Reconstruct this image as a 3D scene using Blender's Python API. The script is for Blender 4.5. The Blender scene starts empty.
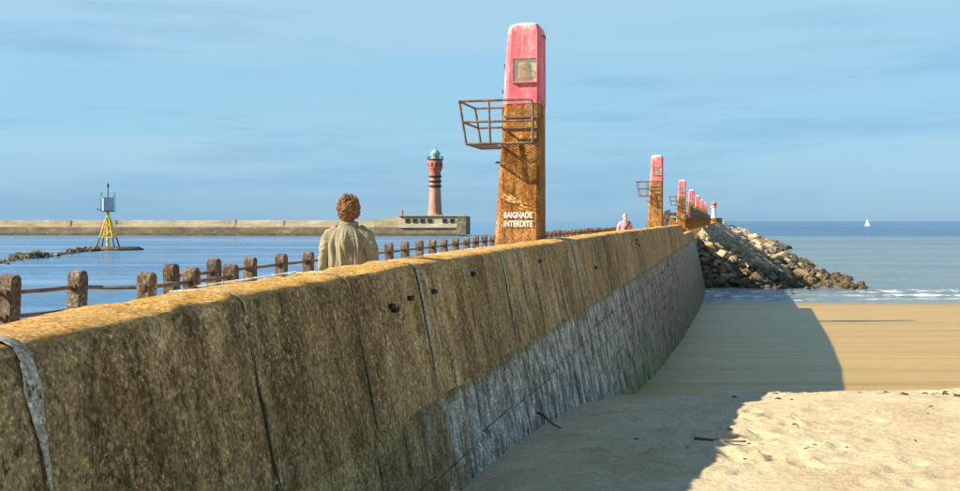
import bpy, bmesh, math, random
import numpy as np
from mathutils import Vector, Matrix, Quaternion

R = math.radians
rng = random.Random(7)
npr = np.random.RandomState(11)
SC = bpy.context.scene
COL = SC.collection
E = 6.35                      # eye height above the sea (z = 0)

# ------------------------------------------------------------------ camera
cam_d = bpy.data.cameras.new('camera')
cam_d.sensor_width = 36.0
cam_d.lens = 36.0
cam_d.shift_y = -0.0255
cam_d.clip_start = 0.1
cam_d.clip_end = 60000
cam = bpy.data.objects.new('camera', cam_d)
cam.location = (0, 0, E)
cam.rotation_euler = (R(90), 0, 0)
COL.objects.link(cam)
SC.camera = cam

# ------------------------------------------------------------------ sun, sky, exposure
LIGHT = Vector((1.60, 0.22, -1.0)).normalized()      # way the sunlight travels
sun_d = bpy.data.lights.new('sun', 'SUN')
sun_d.energy = 5.0
sun_d.angle = R(0.53)
sun_d.color = (1.0, 0.89, 0.70)
sun = bpy.data.objects.new('sun', sun_d)
sun.rotation_euler = LIGHT.to_track_quat('-Z', 'Y').to_euler()
sun.location = (-40, 0, 60)
COL.objects.link(sun)

world = bpy.data.worlds.new('World')
SC.world = world
world.use_nodes = True
wn = world.node_tree
for n in list(wn.nodes):
    wn.nodes.remove(n)
w_out = wn.nodes.new('ShaderNodeOutputWorld')
w_bg = wn.nodes.new('ShaderNodeBackground')
w_bg.inputs['Strength'].default_value = 0.100
w_sky = wn.nodes.new('ShaderNodeTexSky')
w_sky.sky_type = 'NISHITA'
w_sky.sun_disc = False
w_sky.sun_elevation = math.asin(-LIGHT.z)
w_sky.sun_rotation = math.atan2(-LIGHT.x, -LIGHT.y)
w_sky.altitude = 0
w_sky.air_density = 1.0
w_sky.dust_density = 0.0
w_sky.ozone_density = 4.0
# thin high cloud wisps over the whole sky
w_tc = wn.nodes.new('ShaderNodeTexCoord')
w_map = wn.nodes.new('ShaderNodeMapping')
w_map.inputs['Scale'].default_value = (1.6, 1.6, 13.0)
w_map.inputs['Rotation'].default_value = (0.0, R(2.2), 0.0)
w_noise = wn.nodes.new('ShaderNodeTexNoise')
w_noise.inputs['Scale'].default_value = 1.15
w_noise.inputs['Detail'].default_value = 7
w_noise.inputs['Roughness'].default_value = 0.52
w_ramp = wn.nodes.new('ShaderNodeValToRGB')
w_ramp.color_ramp.elements[0].position = 0.40
w_ramp.color_ramp.elements[0].color = (0, 0, 0, 1)
w_ramp.color_ramp.elements[1].position = 0.80
w_ramp.color_ramp.elements[1].color = (0.62, 0.62, 0.62, 1)
w_mix = wn.nodes.new('ShaderNodeMix')
w_mix.data_type = 'RGBA'
w_hsv = wn.nodes.new('ShaderNodeHueSaturation')
w_hsv.inputs['Saturation'].default_value = 1.0
# blue sea haze low over the horizon, the same all the way round
w_sep = wn.nodes.new('ShaderNodeSeparateXYZ')
w_hz = wn.nodes.new('ShaderNodeValToRGB')
w_hz.color_ramp.interpolation = 'EASE'
w_hz.color_ramp.elements[0].position = 0.20
w_hz.color_ramp.elements[0].color = (0.9, 0.9, 0.9, 1)
w_hz.color_ramp.elements[1].position = 0.50
w_hz.color_ramp.elements[1].color = (0, 0, 0, 1)
w_hc = wn.nodes.new('ShaderNodeValToRGB')
for e_, (p_, c_) in zip([w_hc.color_ramp.elements[0], w_hc.color_ramp.elements[1], w_hc.color_ramp.elements.new(0.1), w_hc.color_ramp.elements.new(0.15)],
                        ((0.0, (0.140, 0.345, 0.560)), (0.26, (0.150, 0.390, 0.660)), (0.070, (0.265, 0.510, 0.690)), (0.150, (0.285, 0.540, 0.710)))):
    e_.position = p_; e_.color = (c_[0], c_[1], c_[2], 1)
w_sc = wn.nodes.new('ShaderNodeVectorMath')
w_sc.operation = 'SCALE'
w_sc.inputs['Scale'].default_value = 4.95
wn.links.new(w_sep.outputs['Z'], w_hc.inputs['Fac'])
wn.links.new(w_hc.outputs['Color'], w_sc.inputs[0])
w_mh = wn.nodes.new('ShaderNodeMix')
w_mh.data_type = 'RGBA'
wn.links.new(w_sc.outputs[0], w_mh.inputs['B'])
wn.links.new(w_tc.outputs['Generated'], w_sep.inputs[0])
wn.links.new(w_sep.outputs['Z'], w_hz.inputs['Fac'])
wn.links.new(w_hz.outputs['Color'], w_mh.inputs['Factor'])
wn.links.new(w_tc.outputs['Generated'], w_map.inputs['Vector'])
wn.links.new(w_map.outputs['Vector'], w_noise.inputs['Vector'])
wn.links.new(w_noise.outputs['Fac'], w_ramp.inputs['Fac'])
wn.links.new(w_ramp.outputs['Color'], w_mix.inputs['Factor'])
wn.links.new(w_sky.outputs['Color'], w_hsv.inputs['Color'])
wn.links.new(w_hsv.outputs['Color'], w_mh.inputs['A'])
wn.links.new(w_mh.outputs['Result'], w_mix.inputs['A'])
w_mix.inputs['B'].default_value = (2.0, 2.95, 3.6, 1)
w_map2 = wn.nodes.new('ShaderNodeMapping')
w_map2.inputs['Scale'].default_value = (2.2, 2.2, 22.0)
w_map2.inputs['Rotation'].default_value = (0.0, R(-3.0), 0.0)
w_map2.inputs['Location'].default_value = (0.35, 0.0, 0.6)
w_n2 = wn.nodes.new('ShaderNodeTexNoise')
w_n2.inputs['Scale'].default_value = 1.0
w_n2.inputs['Detail'].default_value = 8
w_n2.inputs['Roughness'].default_value = 0.58
w_r2 = wn.nodes.new('ShaderNodeValToRGB')
w_r2.color_ramp.elements[0].position = 0.50
w_r2.color_ramp.elements[0].color = (0, 0, 0, 1)
w_r2.color_ramp.elements[1].position = 0.72
w_r2.color_ramp.elements[1].color = (0.55, 0.55, 0.55, 1)
w_m2 = wn.nodes.new('ShaderNodeMix')
w_m2.data_type = 'RGBA'
w_m2.inputs['B'].default_value = (0.80, 1.80, 3.1, 1)
wn.links.new(w_tc.outputs['Generated'], w_map2.inputs['Vector'])
wn.links.new(w_map2.outputs['Vector'], w_n2.inputs['Vector'])
wn.links.new(w_n2.outputs['Fac'], w_r2.inputs['Fac'])
wn.links.new(w_r2.outputs['Color'], w_m2.inputs['Factor'])
wn.links.new(w_mix.outputs['Result'], w_m2.inputs['A'])
wn.links.new(w_m2.outputs['Result'], w_bg.inputs['Color'])
wn.links.new(w_bg.outputs['Background'], w_out.inputs['Surface'])

SC.view_settings.view_transform = 'Standard'
SC.view_settings.look = 'None'
SC.view_settings.exposure = 1.17
SC.view_settings.gamma = 1.0
SC.view_settings.use_curve_mapping = False
SC.cycles.use_denoising = True
SC.cycles.max_bounces = 6

# ------------------------------------------------------------------ small helpers
def hash2(ix, iy, seed):
    n = (ix.astype(np.int64) * 374761393 + iy.astype(np.int64) * 668265263 + seed * 1442695041) & 0xffffffff
    n = ((n ^ (n >> 13)) * 1274126177) & 0xffffffff
    n = n ^ (n >> 16)
    return (n & 0xffff) / 65535.0

def vnoise(x, y, seed=0):
    x = np.asarray(x, float); y = np.asarray(y, float)
    ix = np.floor(x); iy = np.floor(y)
    fx = x - ix; fy = y - iy
    fx = fx * fx * (3 - 2 * fx); fy = fy * fy * (3 - 2 * fy)
    a = hash2(ix, iy, seed); b = hash2(ix + 1, iy, seed)
    c = hash2(ix, iy + 1, seed); d = hash2(ix + 1, iy + 1, seed)
    return (a * (1 - fx) + b * fx) * (1 - fy) + (c * (1 - fx) + d * fx) * fy - 0.5

def fbm(x, y, oct=4, seed=0):
    s = 0; a = 1.0
    for i in range(oct):
        s = s + a * vnoise(np.asarray(x) * 2 ** i, np.asarray(y) * 2 ** i, seed + i * 17)
        a *= 0.5
    return s

class MB:
    """collects shapes; build() links them as ONE mesh object"""
    def __init__(self):
        self.v = []; self.f = []
    def add(self, vs, fs):
        o = len(self.v)
        self.v += [tuple(p) for p in vs]
        self.f += [tuple(i + o for i in f) for f in fs]
        return self
    def box(self, x0, x1, y0, y1, z0, z1):
        vs = [(x0,y0,z0),(x1,y0,z0),(x1,y1,z0),(x0,y1,z0),(x0,y0,z1),(x1,y0,z1),(x1,y1,z1),(x0,y1,z1)]
        return self.add(vs, [(0,3,2,1),(4,5,6,7),(0,1,5,4),(1,2,6,5),(2,3,7,6),(3,0,4,7)])
    def loft(self, rings, caps=True):
        n = len(rings[0]); vs = [p for r in rings for p in r]; fs = []
        for i in range(len(rings) - 1):
            for j in range(n):
                a = i * n + j; b = i * n + (j + 1) % n
                fs.append((a, b, b + n, a + n))
        if caps:
            fs.append(tuple(reversed(range(n))))
            fs.append(tuple(range((len(rings) - 1) * n, len(rings) * n)))
        return self.add(vs, fs)
    def tube(self, pts, r, n=8, caps=True):
        pts = [Vector(p) for p in pts]
        rs = r if isinstance(r, (list, tuple)) else [r] * len(pts)
        rings = []
        up = None
        for i, p in enumerate(pts):
            a = pts[max(0, i - 1)]; b = pts[min(len(pts) - 1, i + 1)]
            t = (b - a)
            t = t.normalized() if t.length > 1e-9 else Vector((0, 0, 1))
            if up is None:
                ref = Vector((0, 0, 1)) if abs(t.z) < 0.9 else Vector((1, 0, 0))
                up = t.cross(ref).normalized()
            else:
                up = (up - t * up.dot(t))
                up = up.normalized() if up.length > 1e-6 else t.orthogonal().normalized()
            s = t.cross(up)
            rings.append([p + (up * math.cos(k * 2 * math.pi / n) + s * math.sin(k * 2 * math.pi / n)) * rs[i] for k in range(n)])
        return self.loft(rings, caps)
    def lathe(self, prof, n=24, cx=0, cy=0):
        rings = [[(cx + r * math.cos(k * 2 * math.pi / n), cy + r * math.sin(k * 2 * math.pi / n), z) for k in range(n)] for r, z in prof]
        return self.loft(rings)
    def ell(self, c, r, n=16, m=10, rot=None):
        rings = []
        for i in range(m + 1):
            a = math.pi * (0.02 + 0.96 * i / m) - math.pi / 2
            rings.append([Vector((r[0]*math.cos(a)*math.cos(k*2*math.pi/n), r[1]*math.cos(a)*math.sin(k*2*math.pi/n), r[2]*math.sin(a))) for k in range(n)])
        c = Vector(c)
        rings = [[(rot @ p if rot else p) + c for p in rg] for rg in rings]
        return self.loft(rings)
    def mesh(self, name, m=None, smooth=False):
        me = bpy.data.meshes.new(name)
        me.from_pydata(self.v, [], self.f)
        if m: me.materials.append(m)
        if smooth:
            me.polygons.foreach_set('use_smooth', [True] * len(me.polygons))
        me.update()
        return me
    def build(self, name, m, parent=None, smooth=False, loc=None, angle=None):
        me = self.mesh(name, m, smooth)
        if angle is not None:
            me.set_sharp_from_angle(angle=R(angle))
        return put(name, me, parent, loc)

def put(name, me, parent=None, loc=None, rz=None):
    o = bpy.data.objects.new(name, me)
    COL.objects.link(o)
    if parent is not None: o.parent = parent
    if loc is not None: o.location = loc
    if rz is not None: o.rotation_euler = (0, 0, rz)
    return o

def tag(o, label=None, cat=None, group=None, kind=None):
    if label: o['label'] = label
    if cat: o['category'] = cat
    if group: o['group'] = group
    if kind: o['kind'] = kind
    return o

def empty(name, loc=(0, 0, 0), rz=0.0):
    o = bpy.data.objects.new(name, None)
    o.empty_display_size = 0.2
    COL.objects.link(o)
    o.location = loc; o.rotation_euler = (0, 0, rz)
    return o

def copy_tree(o, parent=None):
    c = o.copy(); COL.objects.link(c); c.parent = parent
    for ch in list(o.children):
        copy_tree(ch, c)
    return c

def evaluated(o, name):
    """mesh of an object with its modifiers applied; the helper object is removed"""
    bpy.context.view_layer.update()
    dg = bpy.context.evaluated_depsgraph_get()
    me = bpy.data.meshes.new_from_object(o.evaluated_get(dg))
    me.name = name
    old = o.data
    bpy.data.objects.remove(o)
    return me

# ------------------------------------------------------------------ materials
class NT:
    def __init__(self, name, rough=0.85, spec=0.25):
        self.m = bpy.data.materials.new(name)
        self.m.use_nodes = True
        self.t = self.m.node_tree
        self.b = self.t.nodes['Principled BSDF']
        self.b.inputs['Roughness'].default_value = rough
        self.b.inputs['Specular IOR Level'].default_value = spec
        self.geo = self.t.nodes.new('ShaderNodeNewGeometry')
    def link(self, a, b): self.t.links.new(a, b)
    def pos(self, scale=(1, 1, 1), rot=(0, 0, 0), obj=False):
        mp = self.t.nodes.new('ShaderNodeMapping')
        mp.inputs['Scale'].default_value = scale
        mp.inputs['Rotation'].default_value = rot
        if obj:
            tc = self.t.nodes.new('ShaderNodeTexCoord')
            self.link(tc.outputs['Object'], mp.inputs['Vector'])
        else:
            self.link(self.geo.outputs['Position'], mp.inputs['Vector'])
        return mp.outputs['Vector']
    def noise(self, scale=1.0, detail=5, stretch=(1, 1, 1), rough=0.55, rot=(0, 0, 0), dist=0.0, obj=False):
        n = self.t.nodes.new('ShaderNodeTexNoise')
        n.inputs['Scale'].default_value = scale
        n.inputs['Detail'].default_value = detail
        n.inputs['Roughness'].default_value = rough
        n.inputs['Distortion'].default_value = dist
        self.link(self.pos(stretch, rot, obj), n.inputs['Vector'])
        return n.outputs['Fac']
    def voro(self, scale=10.0, stretch=(1, 1, 1), feature='F1', out='Distance', obj=False):
        n = self.t.nodes.new('ShaderNodeTexVoronoi')
        n.feature = feature
        n.inputs['Scale'].default_value = scale
        self.link(self.pos(stretch, obj=obj), n.inputs['Vector'])
        return n.outputs[out]
    def ramp(self, fac, stops, interp='LINEAR'):
        r = self.t.nodes.new('ShaderNodeValToRGB')
        cr = r.color_ramp
        cr.interpolation = interp
        while len(cr.elements) < len(stops): cr.elements.new(0.5)
        for e, (p, c) in zip(cr.elements, stops):
            e.position = p
            e.color = (c, c, c, 1) if isinstance(c, (int, float)) else (c[0], c[1], c[2], 1)
        self.link(fac, r.inputs['Fac'])
        return r.outputs['Color']
    def mix(self, fac, a, b, mode='MIX'):
        m = self.t.nodes.new('ShaderNodeMix')
        m.data_type = 'RGBA'; m.blend_type = mode
        for k, v in (('Factor', fac), ('A', a), ('B', b)):
            s = m.inputs[k] if k != 'Factor' else m.inputs['Factor']
            if isinstance(v, (int, float)):
                s.default_value = v if k == 'Factor' else (v, v, v, 1)
            elif isinstance(v, tuple):
                s.default_value = (v[0], v[1], v[2], 1)
            else:
                self.link(v, s)
        return m.outputs['Result']
    def math(self, op, a, b=0.0, clamp=False):
        m = self.t.nodes.new('ShaderNodeMath'); m.operation = op; m.use_clamp = clamp
        for i, v in enumerate((a, b)):
            if isinstance(v, (int, float)): m.inputs[i].default_value = v
            else: self.link(v, m.inputs[i])
        return m.outputs[0]
    def sep(self, out='Position'):
        s = self.t.nodes.new('ShaderNodeSeparateXYZ')
        self.link(self.geo.outputs[out], s.inputs[0])
        return s.outputs
    def grain(self, col, scale, lo=0.55, hi=1.5, stretch=(1, 1, 1)):
        v = self.voro(scale, stretch, out='Color')
        s_ = self.t.nodes.new('ShaderNodeSeparateColor'); self.link(v, s_.inputs[0])
        g = self.ramp(s_.outputs[0], [(0.0, lo), (0.75, 0.5 * (lo + hi)), (1.0, hi)])
        return self.mix(1.0, col, g, 'MULTIPLY')
    def rand(self):
        o = self.t.nodes.new('ShaderNodeObjectInfo')
        return o.outputs['Random']
    def island(self):
        return self.geo.outputs['Random Per Island']
    def color(self, c):
        if isinstance(c, tuple): self.b.inputs['Base Color'].default_value = (c[0], c[1], c[2], 1)
        else: self.link(c, self.b.inputs['Base Color'])
    def rough(self, r):
        self.link(r, self.b.inputs['Roughness'])
    def bump(self, h, strength=0.5, dist=0.02, prev=None):
        b = self.t.nodes.new('ShaderNodeBump')
        b.inputs['Strength'].default_value = strength
        b.inputs['Distance'].default_value = dist
        self.link(h, b.inputs['Height'])
        if prev is not None: self.link(prev, b.inputs['Normal'])
        self.link(b.outputs['Normal'], self.b.inputs['Normal'])
        return b.outputs['Normal']

M = {}

def wall_material():
    n = NT('weathered_concrete', 0.92, 0.15)
    # flow lines: noise squeezed along the fall of the face
    streak = n.noise(1.0, 10, (4.2, 4.2, 1.15), 0.76)
    base = n.ramp(streak, [(0.31, (0.060, 0.042, 0.022)), (0.43, (0.21, 0.152, 0.076)), (0.54, (0.42, 0.320, 0.175)), (0.67, (0.68, 0.56, 0.36))])
    big = n.noise(0.6, 5, (1, 1, 1.2), 0.65)
    base = n.mix(n.ramp(big, [(0.40, 0.0), (0.64, 0.6)]), base, (0.225, 0.155, 0.062))
    grey = n.noise(0.9, 5, (1.3, 1.3, 0.6), 0.65, rot=(0, 0, 0.4))
    base = n.mix(n.ramp(grey, [(0.50, 0.0), (0.70, 0.55)]), base, (0.40, 0.34, 0.22))
    dk = n.noise(0.8, 6, (1.6, 1.6, 0.45), 0.7, rot=(0, 0, 1.3))
    base = n.mix(n.ramp(dk, [(0.51, 0.0), (0.63, 0.60)]), base, (0.085, 0.060, 0.032))
    run = n.noise(1.0, 8, (7, 7, 0.8), 0.74)
    base = n.mix(n.ramp(run, [(0.55, 0.0), (0.66, 0.8)]), base, (0.055, 0.042, 0.026))
    runl = n.noise(1.0, 8, (6, 6, 0.8), 0.74, rot=(0, 0, 0.7))
    base = n.mix(n.ramp(runl, [(0.56, 0.0), (0.72, 0.6)]), base, (0.56, 0.48, 0.35))
    # pitted skin: pale grains and dark pits of many sizes, clustered
    cl = n.noise(2.6, 4)
    g1 = n.noise(30, 8, (1, 1, 0.75), 0.80)
    base = n.mix(n.math('MULTIPLY', n.ramp(g1, [(0.53, 0.0), (0.59, 1.0)]), n.ramp(cl, [(0.35, 0.25), (0.6, 0.9)])), base, (0.62, 0.52, 0.36))
    base = n.mix(n.ramp(g1, [(0.40, 0.85), (0.46, 0.0)]), base, (0.050, 0.038, 0.024))
    v = n.voro(34, (1, 1, 1))
    agg = n.math('MULTIPLY', n.ramp(v, [(0.08, 1.0), (0.20, 0.0)]), n.ramp(cl, [(0.46, 0.0), (0.60, 1.0)]))
    base = n.mix(n.math('MULTIPLY', agg, 0.75), base, (0.66, 0.58, 0.43))
    # pale lime bloom patches
    pa = n.noise(1.5, 7, (1, 1, 0.7), 0.68)
    base = n.mix(n.ramp(pa, [(0.63, 0.0), (0.70, 0.65)]), base, (0.58, 0.53, 0.44))
    # orange lichen grows on the flat crest
    nz = n.sep('Normal')[2]
    lich = n.noise(5.5, 7, (1, 1, 1), 0.68)
    lm = n.ramp(n.math('ADD', nz, n.math('MULTIPLY', n.math('SUBTRACT', lich, 0.5), 0.9)), [(0.58, 0.0), (0.82, 1.0)])
    lcol = n.ramp(n.noise(8, 8, (1, 1, 1), 0.76), [(0.28, (0.26, 0.115, 0.024)), (0.40, (0.58, 0.290, 0.060)), (0.52, (0.74, 0.425, 0.108)), (0.68, (0.80, 0.58, 0.27))])
    sp = n.noise(42, 5, (1, 1, 1), 0.7)
    lcol = n.mix(n.ramp(sp, [(0.34, 0.85), (0.48, 0.0)]), lcol, (0.19, 0.10, 0.038))
    lcol = n.mix(n.ramp(n.noise(3.0, 5), [(0.56, 0.0), (0.70, 0.6)]), lcol, (0.34, 0.26, 0.16))
    base = n.mix(1.0, base, (1.55, 1.31, 0.95), 'MULTIPLY')
    base = n.mix(1.0, base, n.ramp(n.rand(), [(0.0, 0.80), (1.0, 1.18)]), 'MULTIPLY')
    base = n.grain(n.grain(base, 78, 0.62, 1.42, (1, 1, 0.8)), 24, 0.84, 1.16, (1, 1, 0.45))
    lcol = n.grain(lcol, 60, 0.72, 1.3)
    col = n.mix(lm, base, lcol)
    n.color(col)
    h = n.math('ADD', n.math('MULTIPLY', agg, 0.5), n.math('ADD', n.math('MULTIPLY', g1, 1.3), n.math('MULTIPLY', n.noise(6, 6, (1, 1, 0.6), 0.7), 1.8)))
    n.bump(h, 1.0, 0.020)
    return n.m
M['wall'] = wall_material()

def lower_material():
    n = NT('salt_bleached_concrete', 0.88, 0.2)
    st = n.noise(1.0, 10, (3.6, 3.6, 2.2), 0.78)
    c = n.ramp(st, [(0.33, (0.050, 0.043, 0.032)), (0.44, (0.20, 0.178, 0.135)), (0.53, (0.42, 0.385, 0.315)), (0.64, (0.74, 0.71, 0.64))])
    big = n.noise(0.7, 5, (1, 1, 0.7), 0.65)
    c = n.mix(n.ramp(big, [(0.44, 0.0), (0.64, 0.75)]), c, (0.165, 0.135, 0.082))
    run = n.noise(1.0, 8, (6, 6, 1.5), 0.78)
    c = n.mix(n.ramp(run, [(0.54, 0.0), (0.66, 0.85)]), c, (0.060, 0.052, 0.040))
    drip = n.noise(1.0, 8, (3.6, 3.6, 1.7), 0.78, rot=(0, 0, 0.9))
    c = n.mix(n.ramp(drip, [(0.48, 0.0), (0.57, 0.85)]), c, (0.72, 0.70, 0.65))
    f = n.noise(40, 6, (1, 1, 1), 0.75)
    c = n.mix(n.ramp(f, [(0.34, 0.8), (0.48, 0.0)]), c, (0.065, 0.058, 0.046))
    xyz = n.sep()
    al = n.noise(1.3, 5, (1, 1, 0.8), 0.6)
    brown = n.mix(n.ramp(f, [(0.36, 0.8), (0.50, 0.0)]), n.ramp(st, [(0.30, (0.080, 0.054, 0.024)), (0.43, (0.235, 0.165, 0.070)), (0.55, (0.41, 0.300, 0.135)), (0.70, (0.60, 0.475, 0.27))]), (0.05, 0.038, 0.02))
    # the brown skin of the upper wall peters out raggedly at the top of the bleached band
    tb = n.math('ADD', xyz[2], n.math('MULTIPLY', n.math('SUBTRACT', n.noise(3.0, 6, (1, 1, 0.5), 0.7), 0.5), 0.30))
    c = n.mix(n.ramp(n.math('MULTIPLY', tb, 0.1), [(0.462, 0.0), (0.470, 0.9)]), c, brown)
    nb_ = n.math('ADD', xyz[1], n.math('ADD', n.math('MULTIPLY', n.math('SUBTRACT', n.noise(2.2, 6, (1, 1, 0.6), 0.7), 0.5), 3.0), n.math('MULTIPLY', xyz[2], 0.45)))
    c = n.mix(n.ramp(n.math('MULTIPLY', nb_, 0.05), [(0.505, 1.0), (0.565, 0.0)]), c, brown)
    # damp brown weed film low on the wall towards the sea
    zz = n.math('ADD', xyz[2], n.math('MULTIPLY', n.math('SUBTRACT', al, 0.5), 3.0))
    damp = n.math('MULTIPLY', n.ramp(n.math('MULTIPLY', zz, 0.2), [(0.30, 1.0), (0.85, 0.5)]), n.ramp(n.math('MULTIPLY', xyz[1], 0.01), [(0.16, 0.0), (0.34, 0.9)]))
    c = n.mix(damp, c, (0.135, 0.110, 0.062))
    g = n.math('MULTIPLY', n.ramp(n.math('MULTIPLY', zz, 0.2), [(0.40, 1.0), (0.66, 0.0)]),
               n.math('MULTIPLY', n.ramp(n.math('MULTIPLY', xyz[1], 0.01), [(0.165, 0.0), (0.20, 1.0)]), n.ramp(n.math('MULTIPLY', xyz[1], 0.01), [(0.24, 1.0), (0.34, 0.0)])))
    c = n.mix(g, c, (0.120, 0.185, 0.022))
    c = n.mix(1.0, c, (1.42, 1.32, 1.16), 'MULTIPLY')
    c = n.grain(n.grain(c, 55, 0.55, 1.5, (1, 1, 0.8)), 13, 0.72, 1.3, (1, 1, 0.6))
    n.color(c)
    n.bump(n.math('ADD', n.math('MULTIPLY', f, 0.8), n.math('MULTIPLY', st, 2.2)), 1.0, 0.03)
    return n.m
M['lower'] = lower_material()

def simple(name, stops, scale=6.0, stretch=(1, 1, 1), rough=0.85, spec=0.25, bump=0.4, bdist=0.01, detail=6, metal=0.0, obj=False, vary=0.0):
    n = NT(name, rough, spec)
    c = n.ramp(n.noise(scale, detail, stretch, 0.65, obj=obj), stops)
    if vary:
        c = n.mix(n.math('MULTIPLY', n.rand(), vary), c, (0.03, 0.025, 0.02))
    n.color(c)
    n.b.inputs['Metallic'].default_value = metal
    if bump:
        n.bump(n.noise(scale * 5, 5, stretch, 0.65, obj=obj), bump, bdist)
    return n.m

def mortar_material():
    n = NT('pale_mortar', 0.92, 0.15)
    c = n.ramp(n.noise(9, 7, (1, 1, 1), 0.72), [(0.30, (0.24, 0.185, 0.10)), (0.44, (0.44, 0.375, 0.26)), (0.56, (0.60, 0.55, 0.45)), (0.72, (0.70, 0.67, 0.60))])
    f = n.noise(44, 5, (1, 1, 1), 0.7)
    c = n.mix(n.ramp(f, [(0.34, 0.8), (0.48, 0.0)]), c, (0.12, 0.09, 0.055))
    c = n.grain(c, 60, 0.65, 1.3)
    n.color(c)
    n.link(n.ramp(n.noise(16, 7, (1, 1, 1), 0.75), [(0.38, 0.0), (0.45, 1.0)]), n.b.inputs['Alpha'])
    n.bump(f, 0.6, 0.01)
    return n.m
M['mortar'] = mortar_material()
M['iron'] = simple('rusted_iron', [(0.3, (0.030, 0.018, 0.012)), (0.5, (0.085, 0.045, 0.022)), (0.68, (0.21, 0.095, 0.035))], 11, rough=0.7, spec=0.4)
M['rail'] = simple('rusted_rail', [(0.3, (0.06, 0.045, 0.038)), (0.5, (0.16, 0.105, 0.075)), (0.66, (0.33, 0.165, 0.075))], 5, rough=0.65, spec=0.4)
M['crack'] = simple('dark_crack', [(0.3, (0.02, 0.016, 0.012)), (0.7, (0.05, 0.04, 0.03))], 8, bump=0)

def post_material():
    n = NT('rail_post_concrete', 0.9, 0.2)
    c = n.ramp(n.noise(7, 6, (1, 1, 0.45), 0.68), [(0.30, (0.070, 0.045, 0.028)), (0.45, (0.185, 0.135, 0.090)), (0.58, (0.285, 0.225, 0.155)), (0.74, (0.42, 0.36, 0.27))])
    rust = n.noise(4.5, 5, (1, 1, 0.5), 0.6)
    c = n.mix(n.ramp(rust, [(0.52, 0.0), (0.66, 0.8)]), c, (0.19, 0.078, 0.026))
    c = n.mix(n.ramp(n.noise(60, 4, (1, 1, 1), 0.7), [(0.36, 0.8), (0.50, 0.0)]), c, (0.05, 0.032, 0.02))
    c = n.grain(c, 36, 0.5, 1.6)
    c = n.mix(n.math('MULTIPLY', n.rand(), 0.5), c, (0.07, 0.042, 0.026))
    n.color(c)
    n.bump(n.noise(38, 6, (1, 1, 1), 0.7), 0.8, 0.012)
    return n.m
M['post'] = post_material()

def pylon_material():
    n = NT('ochre_stained_concrete', 0.92, 0.12)
    c = n.ramp(n.noise(3.4, 8, (1, 1, 0.6), 0.76), [(0.30, (0.110, 0.038, 0.012)), (0.42, (0.32, 0.122, 0.030)), (0.53, (0.50, 0.220, 0.058)), (0.68, (0.62, 0.36, 0.14))])
    gr = n.noise(1.4, 6, (1, 1, 0.5), 0.7)
    c = n.mix(n.ramp(gr, [(0.50, 0.0), (0.66, 0.6)]), c, (0.36, 0.27, 0.16))
    f = n.noise(26, 7, (1, 1, 1), 0.78)
    c = n.mix(n.ramp(f, [(0.55, 0.0), (0.68, 0.42)]), c, (0.70, 0.46, 0.20))
    c = n.mix(n.ramp(f, [(0.32, 0.9), (0.45, 0.0)]), c, (0.085, 0.036, 0.014))
    run = n.noise(1.0, 6, (11, 11, 0.5), 0.7)
    c = n.mix(n.ramp(run, [(0.54, 0.0), (0.68, 0.75)]), c, (0.115, 0.045, 0.016))
    c = n.grain(n.grain(c, 40, 0.6, 1.45), 14, 0.85, 1.15)
    n.color(c)
    n.bump(n.math('ADD', n.math('MULTIPLY', n.noise(7, 6, (1, 1, 1), 0.7), 1.5), n.math('MULTIPLY', f, 1.2)), 0.9, 0.03)
    return n.m
M['pylon'] = pylon_material()

def pink_material():
    n = NT('faded_red_paint', 0.7, 0.25)
    c = n.ramp(n.noise(2.6, 8, (1, 1, 0.6), 0.74), [(0.30, (0.56, 0.075, 0.095)), (0.48, (0.70, 0.140, 0.160)), (0.60, (0.76, 0.220, 0.230)), (0.74, (0.78, 0.40, 0.38))])
    nz = n.sep('Normal')[2]
    # chalking: starts on the weather-beaten top and runs down in streaks
    w = n.math('ADD', n.math('MULTIPLY', nz, 0.24), n.noise(1.0, 7, (5, 5, 0.9), 0.76))
    c = n.mix(n.ramp(w, [(0.57, 0.0), (0.66, 0.85)]), c, (0.76, 0.63, 0.59))
    dr = n.noise(1.0, 7, (12, 12, 1.1), 0.74)
    c = n.mix(n.ramp(dr, [(0.57, 0.0), (0.67, 0.7)]), c, (0.82, 0.54, 0.51))
    rs = n.noise(1.0, 6, (9, 9, 0.8), 0.72, rot=(0, 0, 0.8))
    c = n.mix(n.ramp(rs, [(0.62, 0.0), (0.70, 0.7)]), c, (0.30, 0.10, 0.055))
    ch = n.noise(17, 6, (1, 1, 1), 0.72)
    c = n.mix(n.ramp(ch, [(0.645, 0.0), (0.665, 0.9)]), c, (0.46, 0.37, 0.28))
    n.color(c)
    n.bump(n.math('ADD', n.noise(30, 5), n.math('MULTIPLY', n.ramp(ch, [(0.645, 1.0), (0.665, 0.0)]), 0.8)), 0.5, 0.012)
    return n.m
M['pink'] = pink_material()
M['white_paint'] = simple('worn_white_paint', [(0.30, (0.40, 0.25, 0.12)), (0.40, (0.72, 0.68, 0.58)), (0.7, (0.80, 0.78, 0.72))], 26, rough=0.7, bump=0.2)
M['yellow_paint'] = simple('worn_yellow_paint', [(0.36, (0.46, 0.24, 0.07)), (0.50, (0.66, 0.46, 0.13)), (0.7, (0.72, 0.60, 0.32))], 22, rough=0.7, bump=0.2)
M['pane_back'] = simple('pale_lamp_panel', [(0.3, (0.32, 0.34, 0.22)), (0.7, (0.55, 0.56, 0.42))], 9, rough=0.6)
M['lamp_rust'] = simple('rusty_lantern', [(0.3, (0.12, 0.04, 0.012)), (0.5, (0.34, 0.13, 0.03)), (0.7, (0.46, 0.22, 0.07))], 14, rough=0.6)

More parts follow.
